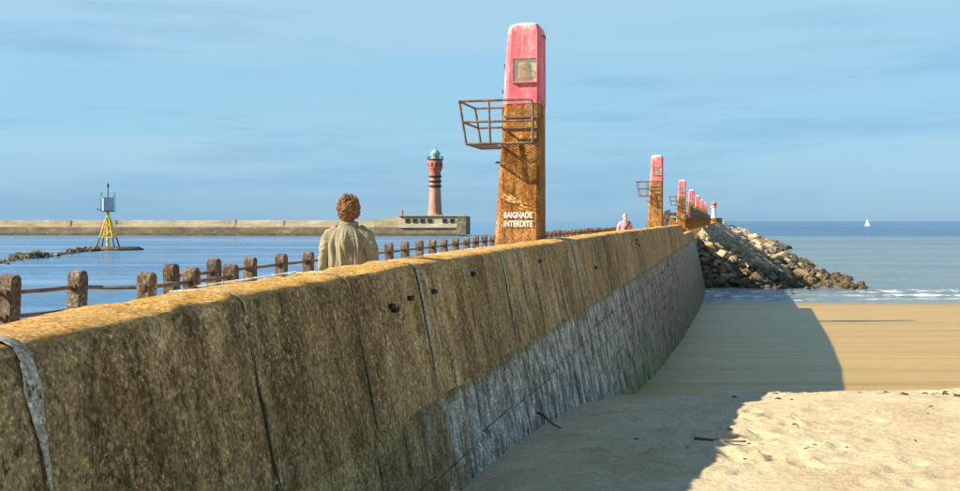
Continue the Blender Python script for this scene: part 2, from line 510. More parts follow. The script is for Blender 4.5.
def glass_material():
    n = NT('dusty_glass', 0.12, 0.5)
    n.color((0.75, 0.78, 0.66))
    n.b.inputs['Alpha'].default_value = 0.10
    n.rough(n.ramp(n.noise(20, 4), [(0.35, 0.08), (0.65, 0.35)]))
    return n.m
M['glass'] = glass_material()

def sand_material():
    n = NT('beach_sand', 0.95, 0.15)
    xyz = n.sep()
    dry = n.ramp(n.noise(1.1, 6, (1, 1, 1), 0.6), [(0.30, (0.510, 0.402, 0.235)), (0.50, (0.600, 0.485, 0.298)), (0.72, (0.665, 0.552, 0.360))])
    g = n.noise(55, 4, (1, 1, 1), 0.7)
    dry = n.mix(n.ramp(g, [(0.30, 0.38), (0.50, 0.0)]), dry, (0.22, 0.16, 0.09))
    # damp, rippled flat seaward of the berm: bands run along the shore
    band = n.noise(1.0, 6, (0.035, 0.75, 0.3), 0.6)
    wet = n.ramp(band, [(0.30, (0.330, 0.195, 0.040)), (0.46, (0.420, 0.262, 0.058)), (0.60, (0.480, 0.315, 0.080)), (0.76, (0.385, 0.235, 0.048))])
    fine = n.noise(1.0, 5, (0.25, 4.5, 1), 0.65)
    wet = n.mix(n.ramp(fine, [(0.38, 0.40), (0.56, 0.0)]), wet, (0.28, 0.172, 0.045))
    wv = n.noise(0.35, 5, (1, 1, 1), 0.65)
    yy = n.math('ADD', xyz[1], n.math('MULTIPLY', n.math('SUBTRACT', wv, 0.5), 3.2))
    wm = n.ramp(n.math('MULTIPLY', yy, 0.01), [(0.172, 0.0), (0.205, 1.0)])
    # soaked strip the last waves left
    sm = n.ramp(n.math('MULTIPLY', n.math('ADD', xyz[1], n.math('MULTIPLY', wv, 6.0)), 0.01), [(0.735, 0.0), (0.79, 1.0)])
    wet = n.mix(n.math('MULTIPLY', sm, 0.7), wet, (0.13, 0.086, 0.04))
    dry = n.grain(dry, 26, 0.86, 1.12)
    n.color(n.mix(wm, dry, wet))
    n.rough(n.ramp(n.math('ADD', wm, n.math('MULTIPLY', sm, 1.0)), [(0.0, 0.96), (0.5, 0.58), (1.0, 0.36)]))
    n.link(n.ramp(wm, [(0.0, 0.08), (1.0, 0.22)]), n.b.inputs['Specular IOR Level'])
    rip = n.noise(1.0, 4, (0.5, 7, 1), 0.6)
    nb = n.bump(n.noise(9, 9, (1, 1, 1), 0.74), 0.85, 0.06)
    n.bump(rip, 0.30, 0.05, prev=nb)
    return n.m
M['sand'] = sand_material()

def sea_material():
    n = NT('sea_water', 0.16, 0.30)
    n.b.inputs['IOR'].default_value = 1.33
    xyz = n.sep()
    deep = n.ramp(n.noise(0.012, 5, (0.5, 1, 1), 0.6), [(0.3, (0.040, 0.110, 0.215)), (0.5, (0.068, 0.155, 0.275)), (0.7, (0.115, 0.215, 0.345))])
    side = n.math('SUBTRACT', xyz[0], n.math('MULTIPLY', xyz[1], 0.2535))
    off = n.ramp(n.math('ADD', n.math('MULTIPLY', side, 0.01), 0.5), [(0.30, 0.0), (0.56, 0.85)])
    sky_streak = n.noise(0.045, 6, (0.16, 1.5, 1), 0.62)
    deep = n.mix(n.ramp(sky_streak, [(0.48, 0.0), (0.66, 0.7)]), deep, (0.19, 0.33, 0.48))  # bright streaks put the sky's reflection into the water colour
    deep = n.mix(off, deep, (0.016, 0.062, 0.150))
    # sandy water stirred up off the beach, right of the jetty
    tn = n.noise(0.010, 5, (0.35, 1.4, 1), 0.6)
    yy = n.math('ADD', xyz[1], n.math('MULTIPLY', n.math('SUBTRACT', tn, 0.5), 190))
    tm = n.ramp(n.math('MULTIPLY', yy, 0.001), [(0.0, 1.0), (0.20, 0.92), (0.385, 0.62), (0.445, 0.0)])
    tm = n.math('MULTIPLY', tm, n.ramp(n.math('ADD', n.math('MULTIPLY', side, 0.01), 0.5), [(0.40, 0.0), (0.52, 1.0)]))
    turb = n.ramp(n.noise(0.05, 6, (0.4, 1.6, 1), 0.65), [(0.32, (0.098, 0.135, 0.140)), (0.5, (0.140, 0.175, 0.172)), (0.7, (0.185, 0.210, 0.190))])
    n.color(n.mix(tm, deep, turb))
    w1 = n.noise(0.22, 5, (0.55, 1.6, 1), 0.62)
    w2 = n.noise(1.3, 5, (0.7, 1.5, 1), 0.62)
    w3 = n.noise(0.03, 3, (0.5, 1.6, 1), 0.5)
    h = n.math('ADD', n.math('MULTIPLY', w1, 1.0), n.math('ADD', n.math('MULTIPLY', w2, 0.22), n.math('MULTIPLY', w3, 1.2)))
    n.bump(h, 0.75, 1.1)
    # slicks: smoother lanes on the water
    n.rough(n.ramp(n.noise(0.02, 4, (0.25, 2.0, 1), 0.6), [(0.42, 0.28), (0.60, 0.12)]))
    return n.m
M['sea'] = sea_material()

def foam_material():
    n = NT('sea_foam', 0.7, 0.3)
    n.color((0.80, 0.82, 0.82))
    a = n.math('MULTIPLY', n.ramp(n.noise(1.0, 6, (0.55, 2.2, 1), 0.7), [(0.46, 0.0), (0.60, 0.9)]), n.ramp(n.noise(0.12, 3, (1, 1.5, 1)), [(0.38, 0.15), (0.58, 1.0)]))
    n.link(a, n.b.inputs['Alpha'])
    return n.m
M['foam'] = foam_material()

def rock_material():
    n = NT('riprap_stone', 0.9, 0.2)
    c = n.ramp(n.island(), [(0.0, (0.13, 0.088, 0.045)), (0.35, (0.30, 0.220, 0.120)), (0.7, (0.43, 0.335, 0.20)), (1.0, (0.60, 0.51, 0.36))])
    c2 = n.ramp(n.rand(), [(0.0, (0.14, 0.092, 0.045)), (0.35, (0.31, 0.225, 0.12)), (0.7, (0.45, 0.345, 0.20)), (1.0, (0.62, 0.53, 0.38))])
    c = n.mix(0.6, c, c2)
    c = n.mix(n.ramp(n.noise(2.2, 6, (1, 1, 1), 0.7), [(0.36, 0.65), (0.56, 0.0)]), c, (0.12, 0.085, 0.05))
    # upper stones are bleached, the tidal ones carry dark weed
    xyz = n.sep()
    tz = n.math('ADD', xyz[2], n.math('MULTIPLY', n.math('SUBTRACT', n.noise(0.5, 4), 0.5), 3.0))
    c = n.mix(n.ramp(n.math('MULTIPLY', tz, 0.2), [(0.10, 0.85), (0.42, 0.0)]), c, (0.060, 0.045, 0.022))
    c = n.mix(n.ramp(n.math('MULTIPLY', tz, 0.2), [(0.70, 0.0), (1.0, 0.35)]), c, (0.58, 0.51, 0.39))
    n.color(c)
    n.bump(n.noise(5, 6, (1, 1, 1), 0.7), 0.7, 0.12)
    return n.m
M['rock'] = rock_material()
M['weed_and_gap_shade'] = simple('weedy_rock_and_gap_shade', [(0.3, (0.045, 0.040, 0.026)), (0.5, (0.11, 0.09, 0.05)), (0.7, (0.24, 0.19, 0.11))], 0.9, rough=0.85, bump=0.5, bdist=0.1)  # weedy rock; the boulder bank's core reuses it as painted gap shade
M['bw_upper'] = simple('breakwater_parapet', [(0.28, (0.33, 0.225, 0.12)), (0.44, (0.56, 0.415, 0.24)), (0.58, (0.66, 0.51, 0.31)), (0.70, (0.82, 0.74, 0.60))], 0.22, (0.35, 1, 2.2), bump=0.6, bdist=0.2)
M['bw_lower'] = simple('breakwater_quay', [(0.28, (0.10, 0.078, 0.044)), (0.5, (0.20, 0.158, 0.092)), (0.72, (0.36, 0.285, 0.18))], 0.14, (1, 1, 2.2), bump=0.8, bdist=0.3)
M['bw_dark'] = simple('tidal_weed_band', [(0.3, (0.035, 0.030, 0.018)), (0.7, (0.12, 0.10, 0.06))], 0.3, (1, 1, 1.5), bump=0.8, bdist=0.3)
M['lh_red'] = simple('lighthouse_brick_red', [(0.3, (0.36, 0.085, 0.050)), (0.5, (0.52, 0.150, 0.095)), (0.7, (0.62, 0.24, 0.16))], 0.35, (1, 1, 0.7), bump=0.2)
M['lh_pale'] = simple('lighthouse_pale_brick', [(0.3, (0.36, 0.16, 0.10)), (0.5, (0.48, 0.235, 0.155)), (0.7, (0.56, 0.32, 0.225))], 0.35, (1, 1, 0.5), bump=0.2)
M['lh_dark'] = simple('dark_iron_gallery', [(0.3, (0.03, 0.025, 0.022)), (0.7, (0.10, 0.075, 0.06))], 1.0, bump=0)
M['copper'] = simple('verdigris_dome', [(0.3, (0.16, 0.36, 0.27)), (0.7, (0.34, 0.56, 0.44))], 0.8, bump=0, rough=0.5)
M['opening'] = simple('dark_opening', [(0.3, (0.02, 0.018, 0.015)), (0.7, (0.05, 0.04, 0.03))], 1.0, bump=0)
M['lantern_glass'] = simple('lantern_glass', [(0.3, (0.25, 0.34, 0.38)), (0.7, (0.42, 0.52, 0.55))], 1.0, rough=0.1, spec=0.6, bump=0)
M['yellow'] = simple('beacon_yellow', [(0.3, (0.62, 0.42, 0.05)), (0.6, (0.80, 0.60, 0.09)), (0.75, (0.78, 0.66, 0.28))], 1.2, rough=0.5, bump=0)
M['beacon_green'] = simple('beacon_dark_green', [(0.3, (0.03, 0.06, 0.045)), (0.7, (0.09, 0.13, 0.10))], 1.2, rough=0.6, bump=0)
M['cabin'] = simple('beacon_cabin_panel', [(0.3, (0.42, 0.45, 0.45)), (0.7, (0.62, 0.65, 0.64))], 0.8, rough=0.5, bump=0)
M['sail'] = simple('sailcloth', [(0.3, (0.50, 0.52, 0.53)), (0.7, (0.62, 0.63, 0.63))], 0.5, bump=0)
M['deckwood'] = simple('dark_stained_beam', [(0.3, (0.09, 0.052, 0.028)), (0.5, (0.17, 0.10, 0.055)), (0.7, (0.28, 0.175, 0.10))], 0.9, (1, 1, 3), bump=0.5, bdist=0.05)
M['walk'] = simple('walkway_concrete', [(0.3, (0.26, 0.20, 0.13)), (0.6, (0.38, 0.30, 0.20)), (0.75, (0.45, 0.38, 0.28))], 1.5, bump=0.4)
M['stick'] = simple('driftwood', [(0.3, (0.05, 0.038, 0.026)), (0.7, (0.15, 0.115, 0.08))], 12, (1, 1, 1), bump=0.5)
M['weed'] = simple('dry_seaweed', [(0.3, (0.022, 0.018, 0.010)), (0.7, (0.10, 0.075, 0.035))], 30, bump=0.5)
M['skin'] = simple('skin', [(0.3, (0.50, 0.29, 0.20)), (0.7, (0.60, 0.37, 0.27))], 20, rough=0.55, bump=0.05)
M['jacket'] = simple('khaki_cotton', [(0.3, (0.180, 0.155, 0.092)), (0.5, (0.250, 0.218, 0.132)), (0.7, (0.31, 0.272, 0.172))], 7, rough=0.9, bump=0.35, bdist=0.004)
M['trousers'] = simple('dark_trousers', [(0.3, (0.035, 0.035, 0.045)), (0.7, (0.06, 0.06, 0.075))], 20, rough=0.9, bump=0.2, bdist=0.003)
M['shoe'] = simple('brown_leather', [(0.3, (0.05, 0.03, 0.02)), (0.7, (0.09, 0.055, 0.035))], 20, rough=0.5, bump=0.1)
M['pink_shirt'] = simple('pink_cotton', [(0.3, (0.60, 0.24, 0.26)), (0.7, (0.74, 0.38, 0.40))], 9, rough=0.9, bump=0.3, bdist=0.004)
M['strap'] = simple('dark_bag_strap', [(0.3, (0.03, 0.03, 0.035)), (0.7, (0.06, 0.055, 0.06))], 30, bump=0)
M['eye'] = simple('eye', [(0.3, (0.03, 0.02, 0.015)), (0.7, (0.05, 0.03, 0.02))], 30, bump=0, rough=0.2)

def hair_material(name, a, b, c):
    n = NT(name, 0.55, 0.35)
    n.color(n.mix(0.55, n.ramp(n.island(), [(0.0, a), (0.5, b), (1.0, c)]), n.ramp(n.noise(28, 5), [(0.3, a), (0.5, b), (0.7, c)])))
    return n.m
M['hair'] = hair_material('curly_auburn_hair', (0.070, 0.028, 0.009), (0.21, 0.098, 0.032), (0.50, 0.31, 0.125))
M['grey_hair'] = hair_material('short_grey_hair', (0.22, 0.19, 0.16), (0.34, 0.30, 0.26), (0.45, 0.41, 0.37))

# ------------------------------------------------------------------ jetty frame: u along, v towards the beach
T2 = (0.2457, 0.9693)
N2 = (0.9693, -0.2457)
ROTZ = -math.atan2(T2[0], T2[1])
def W(u, v, z):
    return Vector((-2.86 + u * T2[0] + v * N2[0], u * T2[1] + v * N2[1], z))
def U(d, v=0.0):
    return (d + N2[0] * 0 + 0.2457 * v) / 0.9693
def crest(u):
    d = u * 0.9693
    return E - float(np.interp(d, [-6, 3.8, 5.25, 8.5, 13.5, 26.6, 53, 67], [0.52, 0.49, 0.435, 0.392, 0.367, 0.315, 0.285, 0.26]))
def vface(z):
    return 0.04 + 0.2 * (E - 0.57 - z)
ZL = E - 1.65           # where the bleached lower wall begins

# ------------------------------------------------------------------ setting: beach, sea
PD = [-12, 3, 7.4, 12.8, 15.1, 16.2, 22.5, 30, 42.6, 67, 77, 100, 140, 220]
PH = [1.15, 1.72, 2.10, 2.42, 2.72, 2.90, 4.08, 4.62, 5.28, 6.18, 6.40, 7.1, 8.6, 11.0]
_dd = np.linspace(-12, 220, 4641)
_hh = np.interp(_dd, PD, PH)
_k = np.hanning(25); _k /= _k.sum()
_hh = np.convolve(np.pad(_hh, 12, mode='edge'), _k, mode='valid')

FOOT = []
_fr = random.Random(3)
def footprints(n, f):
    for _ in range(n):
        FOOT.append(f())
footprints(260, lambda: (_fr.uniform(0.2, 12.0), _fr.uniform(6.5, 15.8), _fr.uniform(0, 6.28), _fr.uniform(0.5, 1.0)))
footprints(120, lambda: (_fr.gauss(2.9, 0.7), _fr.gauss(10.2, 1.4), _fr.uniform(0, 6.28), _fr.uniform(0.9, 1.6)))
footprints(130, lambda: (_fr.gauss(7.2, 1.6), _fr.gauss(14.9, 0.6), _fr.uniform(0, 6.28), _fr.uniform(0.8, 1.5)))

def beach_z(X, Y):
    X = np.asarray(X, float); Y = np.asarray(Y, float)
    wob = 0.9 * fbm(X * 0.35 + 3.1, Y * 0.35, 3, 5)
    near = np.clip((26 - Y) / 8.0, 0, 1)
    H = np.interp(Y + wob * near, _dd, _hh)
    wl = -2.86 + 0.2535 * Y + 0.2 * np.clip(H - 0.37, 0, 9)      # foot of the wall
    w = np.clip(X - wl, -0.5, 50)
    H = H + 0.30 * np.exp(-w / 1.3) * np.clip((19 - Y) / 6.0, 0, 1)
    dryk = np.clip((18.5 - Y) / 2.0, 0, 1)
    H = H - dryk * (0.07 * fbm(X * 0.5, Y * 0.5, 3, 9) + 0.026 * fbm(X * 1.8, Y * 1.8, 4, 21) + 0.022 * np.abs(fbm(X * 4, Y * 6, 4, 33)))
    H = H - (1 - dryk) * (0.020 * fbm(X * 0.12, Y * 0.5, 3, 41) + 0.012 * fbm(X * 0.5, Y * 2.5, 2, 43))
    z = E - H
    return z

def grid_axis(parts):
    a = [np.arange(p[0], p[1], p[2]) for p in parts]
    return np.concatenate(a)
xs = grid_axis([(-8, -2.5, 0.5), (-2.5, 12.5, 0.055), (12.5, 30, 0.4), (30, 80, 1.6), (80, 420, 12)])
ys = grid_axis([(-10, 5.0, 0.4), (5.0, 19.5, 0.055), (19.5, 40, 0.22), (40, 90, 0.5), (90, 220, 8)])
XX, YY = np.meshgrid(xs, ys)
ZZ = beach_z(XX, YY)
for fx, fy, fa, fs in FOOT:
    ca, sa = math.cos(fa), math.sin(fa)
    i0, i1 = np.searchsorted(xs, [fx - 0.5, fx + 0.5]); j0, j1 = np.searchsorted(ys, [fy - 0.5, fy + 0.5])
    if i1 - i0 < 2 or j1 - j0 < 2: continue
    px = XX[j0:j1, i0:i1] - fx; py = YY[j0:j1, i0:i1] - fy
    a = (px * ca + py * sa) / (0.15 * (0.6 + 0.4 * fs)); b = (-px * sa + py * ca) / (0.075 * (0.6 + 0.4 * fs))
    r2 = a * a + b * b
    ZZ[j0:j1, i0:i1] += fs * (-0.028 * np.exp(-r2 * 1.2) + 0.011 * np.exp(-(np.sqrt(r2) - 1.45) ** 2 * 5))
def grid_mesh(name, X, Y, Z, m):
    ny, nx = X.shape
    me = bpy.data.meshes.new(name)
    co = np.stack([X, Y, Z], -1).reshape(-1, 3).astype(np.float32)
    idx = np.arange(nx * ny).reshape(ny, nx)
    q = np.stack([idx[:-1, :-1], idx[:-1, 1:], idx[1:, 1:], idx[1:, :-1]], -1).reshape(-1, 4).astype(np.int32)
    me.vertices.add(len(co)); me.vertices.foreach_set('co', co.ravel())
    me.loops.add(q.size); me.loops.foreach_set('vertex_index', q.ravel())
    me.polygons.add(len(q))
    me.polygons.foreach_set('loop_start', np.arange(0, q.size, 4, dtype=np.int32))
    me.polygons.foreach_set('use_smooth', np.ones(len(q), dtype=bool))
    me.materials.append(m)
    me.update(calc_edges=True); me.validate()
    return me
beach = put('beach', grid_mesh('beach', XX, YY, ZZ, M['sand']))
tag(beach, 'pale dry sand with footprints dropping to a smooth damp flat beside the sea wall', 'beach', kind='structure')

def sand_at(x, y):
    return float(beach_z(np.array([x]), np.array([y]))[0])

sx = np.concatenate([-np.geomspace(40000, 60, 40), np.linspace(-50, 110, 81), np.geomspace(120, 40000, 40)])
sy = np.concatenate([[-3000, -600, -100], np.linspace(-20, 180, 101), np.geomspace(190, 40000, 60)])
SX, SY = np.meshgrid(sx, sy)
sea = put('sea', grid_mesh('sea', SX, SY, np.zeros_like(SX), M['sea']))
tag(sea, 'blue sea, sandy green close to the beach, reaching the horizon', 'sea', kind='structure')

# breaking wavelets at the water's edge: low ridges of real height with foam on them
def foam_line(name, y0, x0, x1, width, hgt, seed, label):
    xa = np.arange(x0, x1, 0.5)
    rows = np.linspace(-1, 1, 7)
    X, Rr = np.meshgrid(xa, rows)
    yc = y0 + 1.6 * fbm(xa * 0.05, xa * 0 + seed, 3, seed) + 0.7 * fbm(xa * 0.4, xa * 0 + seed, 3, seed + 4)
    ww = width * (0.55 + 0.9 * np.abs(fbm(xa * 0.11, xa * 0 + 2 + seed, 3, seed + 9)))
    Y = yc[None, :] + Rr * ww[None, :]
    Z = 0.025 + hgt * np.maximum(0, 1 - Rr ** 2) * (0.5 + np.abs(fbm(xa * 0.2, xa * 0 + seed, 3, seed + 2)))[None, :]
    o = put(name, grid_mesh(name, X, Y, Z, M['foam']))
    tag(o, label, 'foam', kind='stuff')
foam_line('surf_foam', 77.2, 17.0, 130, 0.75, 0.05, 2, 'thin white foam edge where the sea laps the sand')
foam_line('surf_foam', 81.0, 17.5, 130, 0.8, 0.22, 5, 'broken white wavelet just off the sand')
foam_line('surf_foam', 86.0, 20.0, 130, 0.7, 0.25, 8, 'outer broken wavelet between the sand and the rocks')

# ------------------------------------------------------------------ sea wall with its panels
JD = [-6.0, -4.2, -2.4, -0.2, 2.1, 3.9, 5.68, 7.26, 8.9, 10.6, 12.3, 14.1, 16.0, 18.2]
while JD[-1] < 65.0: JD.append(JD[-1] + 2.05)
JD[-1] = 67.0
sea_wall = empty('sea_wall', W(U(3.9), 0, 0))
tag(sea_wall, 'long weathered concrete sea wall with orange lichen crest running along the jetty', 'sea wall')
SWL = Vector(sea_wall.location)

def wall_profile(T, dz=0.0):
    s = vface(T - 0.2) - 0.03
    pr = [(-0.53, T - 0.04), (-0.49, T - 0.005), (-0.40, T + 0.004), (-0.28, T + 0.010), (-0.17, T + 0.004), (-0.085, T - 0.006), (-0.040, T - 0.022), (-0.008, T - 0.060), (0.030, T - 0.20)]
    pr = [(v + s, z) for v, z in pr]
    for z in np.linspace(T - 0.36, ZL, 6):
        pr.append((vface(z), float(z)))
    return pr

def panel(u0, u1, crest_fn, seg, name='wall_panel'):
    mb = MB(); rings = []
    g = 0.004
    us = [u0 + g, u0 + 0.014] + list(np.linspace(u0 + 0.014, u1 - 0.014, seg + 1)[1:-1]) + [u1 - 0.014, u1 - g]
    for k, u in enumerate(us):
        T = crest_fn(u)
        end = (k == 0 or k == len(us) - 1)
        pr = wall_profile(T)
        ring = []
        for j, (v, z) in enumerate(pr):
            a = 0.012 * float(fbm(u * 1.3, z * 1.6 + j * 0.03, 3, 61)) + 0.016 * float(fbm(u * 6, z * 5 + j * 0.9, 3, 63)) - (0.022 if 3 < j < 9 and float(vnoise(u * 4.1, j * 0.45, 67)) > 0.36 else 0)
            if end:
                v = v - 0.006 if j > 3 else v; z = z - 0.005 if j < 9 else z
            if j < 6:
                z += a * 1.6
            else:
                v += a
            ring.append(W(u, v, z) - SWL)
        vb = vface(ZL) - 0.10
        ring.append(W(u, vb, ZL + 0.01) - SWL)
        ring.append(W(u, vface(-1.2) - 0.12, -1.2) - SWL)
        ring.append(W(u, -0.53, -1.2) - SWL)
        rings.append(ring)
    mb.loft(rings)
    return mb.build(name, M['wall'], sea_wall, smooth=True, angle=50)

for a, b in zip(JD[:-1], JD[1:]):
    panel(U(a), U(b), crest, 30 if b < 12 else (16 if b < 24 else 4))
def crest_low(u): return E - 0.92
for a, b in zip(np.linspace(67.0, 88, 8)[:-1], np.linspace(67.0, 88, 8)[1:]):
    panel(U(a), U(b), crest_low, 3)
# inner core closes the joints
mb = MB()
for d0, d1, H in ((-5.9, 66.9, 0.75), (66.9, 87.8, 1.1)):
    u0, u1 = U(d0), U(d1)
    vs = [W(u, v, z) - SWL for u in (u0, u1) for v, z in ((-0.47, -1.1), (vface(-1.1) - 0.2, -1.1), (vface(E - 1.2) - 0.16, E - max(H, 1.0)), (-0.09, E - H), (-0.47, E - H))]
    mb.add(vs, [(0, 1, 2, 3, 4), (9, 8, 7, 6, 5)] + [(i, (i + 1) % 5 + 0, (i + 1) % 5 + 5, i + 5) for i in range(5)])
mb.build('joint_filling', M['crack'], sea_wall)

# pale mortar seams and dark cracks along some joints
def seam(d, half, zend, jd=0.0, m='mortar', lift=0.008, name='mortar_seam', zstart=None, seed=0):
    mb = MB(); L = []; Rr = []
    u = U(d)
    pr = wall_profile(crest(u))
    pts = [(v, z) for v, z in pr]
    dense = []
    for (v0, z0), (v1, z1) in zip(pts[:-1], pts[1:]):
        k = max(1, int(math.hypot(v1 - v0, z1 - z0) / 0.06))
        for i in range(k):
            dense.append((v0 + (v1 - v0) * i / k, z0 + (z1 - z0) * i / k))
    dense.append(pts[-1])
    if zstart is not None: dense = [p for p in dense if p[1] < zstart and p[0] > 0]
    zz = ZL
    if zend < ZL:
        while zz > zend:
            dense.append((vface(zz) + 0.012, zz)); zz -= 0.06
    dense = [p for p in dense if p[1] > zend]
    vs = []
    for i, (v, z) in enumerate(dense):
        c = (0.035 if m == 'mortar' else 0.07) * float(fbm(z * 3 + v * 3, seed * 1.7, 3, 71)); h = half * (0.6 + 1.1 * abs(float(fbm(z * 7 + v * 6, seed + 3.3, 3, 73)))) * min(1.0, 0.15 + (len(dense) - 1 - i) / (0.35 * len(dense)), 0.2 + i / 4.0)
        li = lift if v > 0.0 else 0.001
        lz = 0.014 if v < -0.02 else lift
        for s in (-h, -h * 0.6, h * 0.6, h):
            q = 0.6 if abs(s) == h else 1.0
            vs.append(W(u + c + s, v + (li + 0.009) * q, z + lz * q) - SWL)
    fs = []
    for i in range(len(dense) - 1):
        for j in range(3):
            a = i * 4 + j
            fs.append((a, a + 4, a + 5, a + 1))
    mb.add(vs, fs)
    return mb.build(name, M[m], sea_wall, smooth=True)
seam(3.9, 0.055, E - 1.15, seed=1, lift=0.003)
seam(5.68, 0.016, E - 0.62, seed=2)
seam(7.26, 0.014, E - 0.60, seed=3)
seam(8.9, 0.032, E - 1.62, seed=4)
seam(12.3, 0.030, E - 1.5, seed=5)
seam(13.3, 0.014, E - 1.2, seed=6)
seam(18.2, 0.09, E - 1.75, seed=7)
seam(17.4, 0.03, E - 0.9, seed=8)
seam(10.6, 0.010, E - 0.7, seed=9)
seam(22.3, 0.03, E - 1.2, seed=10)
for d, z0, z1, h in ((5.69, E - 0.75, E - 1.65, 0.011), (7.28, E - 0.80, E - 1.65, 0.013), (12.4, E - 1.1, E - 1.65, 0.02), (14.1, E - 0.9, E - 1.65, 0.02), (16.0, E - 0.8, E - 1.65, 0.02)):
    seam(d, h, z1, m='crack', lift=0.004, name='joint_crack', zstart=z0, seed=int(d * 3))
# white strip of mortar along the inner edge of the crest
mb = MB(); vs = []
for i, d in enumerate(np.linspace(5.9, 7.3, 26)):
    u = U(d); T = crest(u)
    w = 0.022 + 0.03 * abs(float(vnoise(d * 5, 0.3, 81)))
    for v in (-0.43 - w, -0.43, -0.43 + w):
        vs.append(W(u, v, T + (0.022 if v == -0.43 else 0.015)) - SWL)
mb.add(vs, [(i * 3 + j, i * 3 + j + 1, i * 3 + j + 4, i * 3 + j + 3) for i in range(25) for j in range(2)])
mb.build('mortar_seam', M['mortar'], sea_wall, smooth=True)
# rusted fixings left in the face
for d, H in ((8.05, 0.72), (8.12, 0.755), (8.55, 0.69), (9.25, 0.685), (10.75, 0.60), (14.6, 0.62), (20.5, 1.0), (31.0, 0.62), (31.4, 0.8), (30.7, 0.72), (33, 2.2), (35.5, 2.6), (38, 3.0), (39, 2.1), (36.5, 3.3), (43, 2.0), (47, 2.4), (41, 3.7), (27, 2.7), (52, 2.0), (58, 2.2)):
    u = U(d); z = E - H; s = 0.95 + d * 0.035
    mb = MB()
    o = W(u, vface(z), z) - SWL
    du = Vector((T2[0], T2[1], 0)); dn = Vector((N2[0], N2[1], 0))
    vs = [o + du * a * s + dn * b + Vector((0, 0, c * s)) for a in (-0.035, 0.04) for b in (-0.05, 0.034) for c in (-0.012, 0.018 + 0.01 * rng.random())]
    mb.add(vs, [(0, 1, 3, 2), (4, 6, 7, 5), (0, 4, 5, 1), (2, 3, 7, 6), (0, 2, 6, 4), (1, 5, 7, 3)])
    mb.build('iron_fixing', M['crack'], sea_wall)

# lower, salt-bleached part: cast slabs near, stone blocks further out
def face_piece(u0, u1, z0, z1, inset, jag=0.0):
    """a slab lying in the battered lower face"""
    mb = MB(); vs = []
    nu = max(2, int((u1 - u0) / 0.12)) if jag else 2
    U_ = np.linspace(u0, u1, nu)
    pts_f = []; pts_b = []
    for i, u in enumerate(U_):
        zt = z1 + (jag * abs(float(fbm(u * 2.2, 0.7, 3, 91))) if jag else 0)
        e = 0.012
        pts_f.append([W(u, vface(z0 + 0) - inset, z0), W(u, vface((z0 + zt) / 2) - inset + 0.01 * float(vnoise(u * 5, z0 * 3, 93)), (z0 + zt) / 2), W(u, vface(zt - e) - inset, zt - e), W(u, vface(zt) - inset - 0.014, zt)])
        pts_b.append([W(u, vface(z0) - inset - 0.1, z0), W(u, vface(zt) - inset - 0.1, zt)])
    for f, b in zip(pts_f, pts_b):
        vs += [p - SWL for p in f] + [p - SWL for p in b]
    fs = []
    for i in range(nu - 1):
        a = i * 6
        for j, k in ((0, 1), (1, 2), (2, 3), (3, 5), (4, 0)):
            fs.append((a + j, a + 6 + j, a + 6 + k, a + k))
    fs.append((0, 1, 2, 3, 5, 4)); l = (nu - 1) * 6
    fs.append((l + 4, l + 5, l + 3, l + 2, l + 1, l))
    mb.add(vs, fs)
    return mb
u = U(7.2)
while u < U(17.6):
    du_ = rng.uniform(0.55, 1.0)
    zs = ZL - rng.uniform(0.50, 0.60)
    face_piece(u + 0.006, u + du_ - 0.006, zs + 0.008, ZL + 0.012, -0.008 - rng.uniform(0, 0.008), jag=0.10).build('lower_slab', M['lower'], sea_wall)
    face_piece(u + 0.006, u + du_ - 0.006, 1.6, zs - 0.008, -0.016 - rng.uniform(0, 0.014)).build('lower_slab', M['lower'], sea_wall)
    u += du_
for a_, b_ in zip(JD[:7], JD[1:8]):
    face_piece(U(a_) + 0.004, min(U(b_), U(7.2)) - 0.004, 1.6, ZL + 0.004, -0.002).build('lower_slab', M['wall'], sea_wall)
nblk = 0
zc = ZL; row = 0
while zc > 1.0:
    hgt = 0.42
    u = U(17.6) + (0.0 if row % 2 == 0 else 0.5)
    if row % 2: face_piece(U(17.6) + 0.01, u - 0.012, zc - hgt + 0.012, zc, -0.022).build('wall_block', M['lower'], sea_wall)
    while u < U(50) - 0.2:
        L = rng.uniform(0.95, 1.25)
        d = u * 0.9693
        top_sand = E - float(np.interp(d, PD, PH)) - 0.3
        if zc > top_sand:
            face_piece(u + 0.014, min(u + L - 0.014, U(50)), zc - hgt + 0.020, zc, -0.012 - rng.uniform(-0.014, 0.018)).build('wall_block', M['lower'], sea_wall)
            nblk += 1
        u += L
    zc -= hgt; row += 1
for a in np.arange(50, 88, 3.8):
    face_piece(U(a) + 0.02, U(min(a + 3.8, 87.9)) - 0.02, -1.0, ZL, -0.02).build('lower_slab', M['lower'], sea_wall)
print('blocks', nblk)

# ------------------------------------------------------------------ walkway and jetty core behind the wall
def uv_box(mb, u0, u1, v0, v1, z0, z1, org=Vector((0, 0, 0))):
    vs = [W(u, v, z) - org for z in (z0, z1) for u, v in ((u0, v0), (u0, v1), (u1, v1), (u1, v0))]
    mb.add(vs, [(0, 3, 2, 1), (4, 5, 6, 7), (0, 1, 5, 4), (1, 2, 6, 5), (2, 3, 7, 6), (3, 0, 4, 7)])
ZW = E - 1.5
mb = MB(); uv_box(mb, U(-6), U(66.9), -6.1, -0.535, -1.5, ZW)
uv_box(mb, U(66.9), U(88), -6.1, -0.535, -1.5, ZW - 0.004)
tag(mb.build('walkway', M['walk']), 'concrete walkway on top of the jetty behind the wall', 'walkway', kind='structure')
mb = MB(); uv_box(mb, U(88.02), U(250), -5.6, -0.2, -1.5, E - 1.9)
tag(mb.build('jetty_base', M['walk']), 'solid base of the outer jetty behind the rocks', 'jetty base', kind='structure')

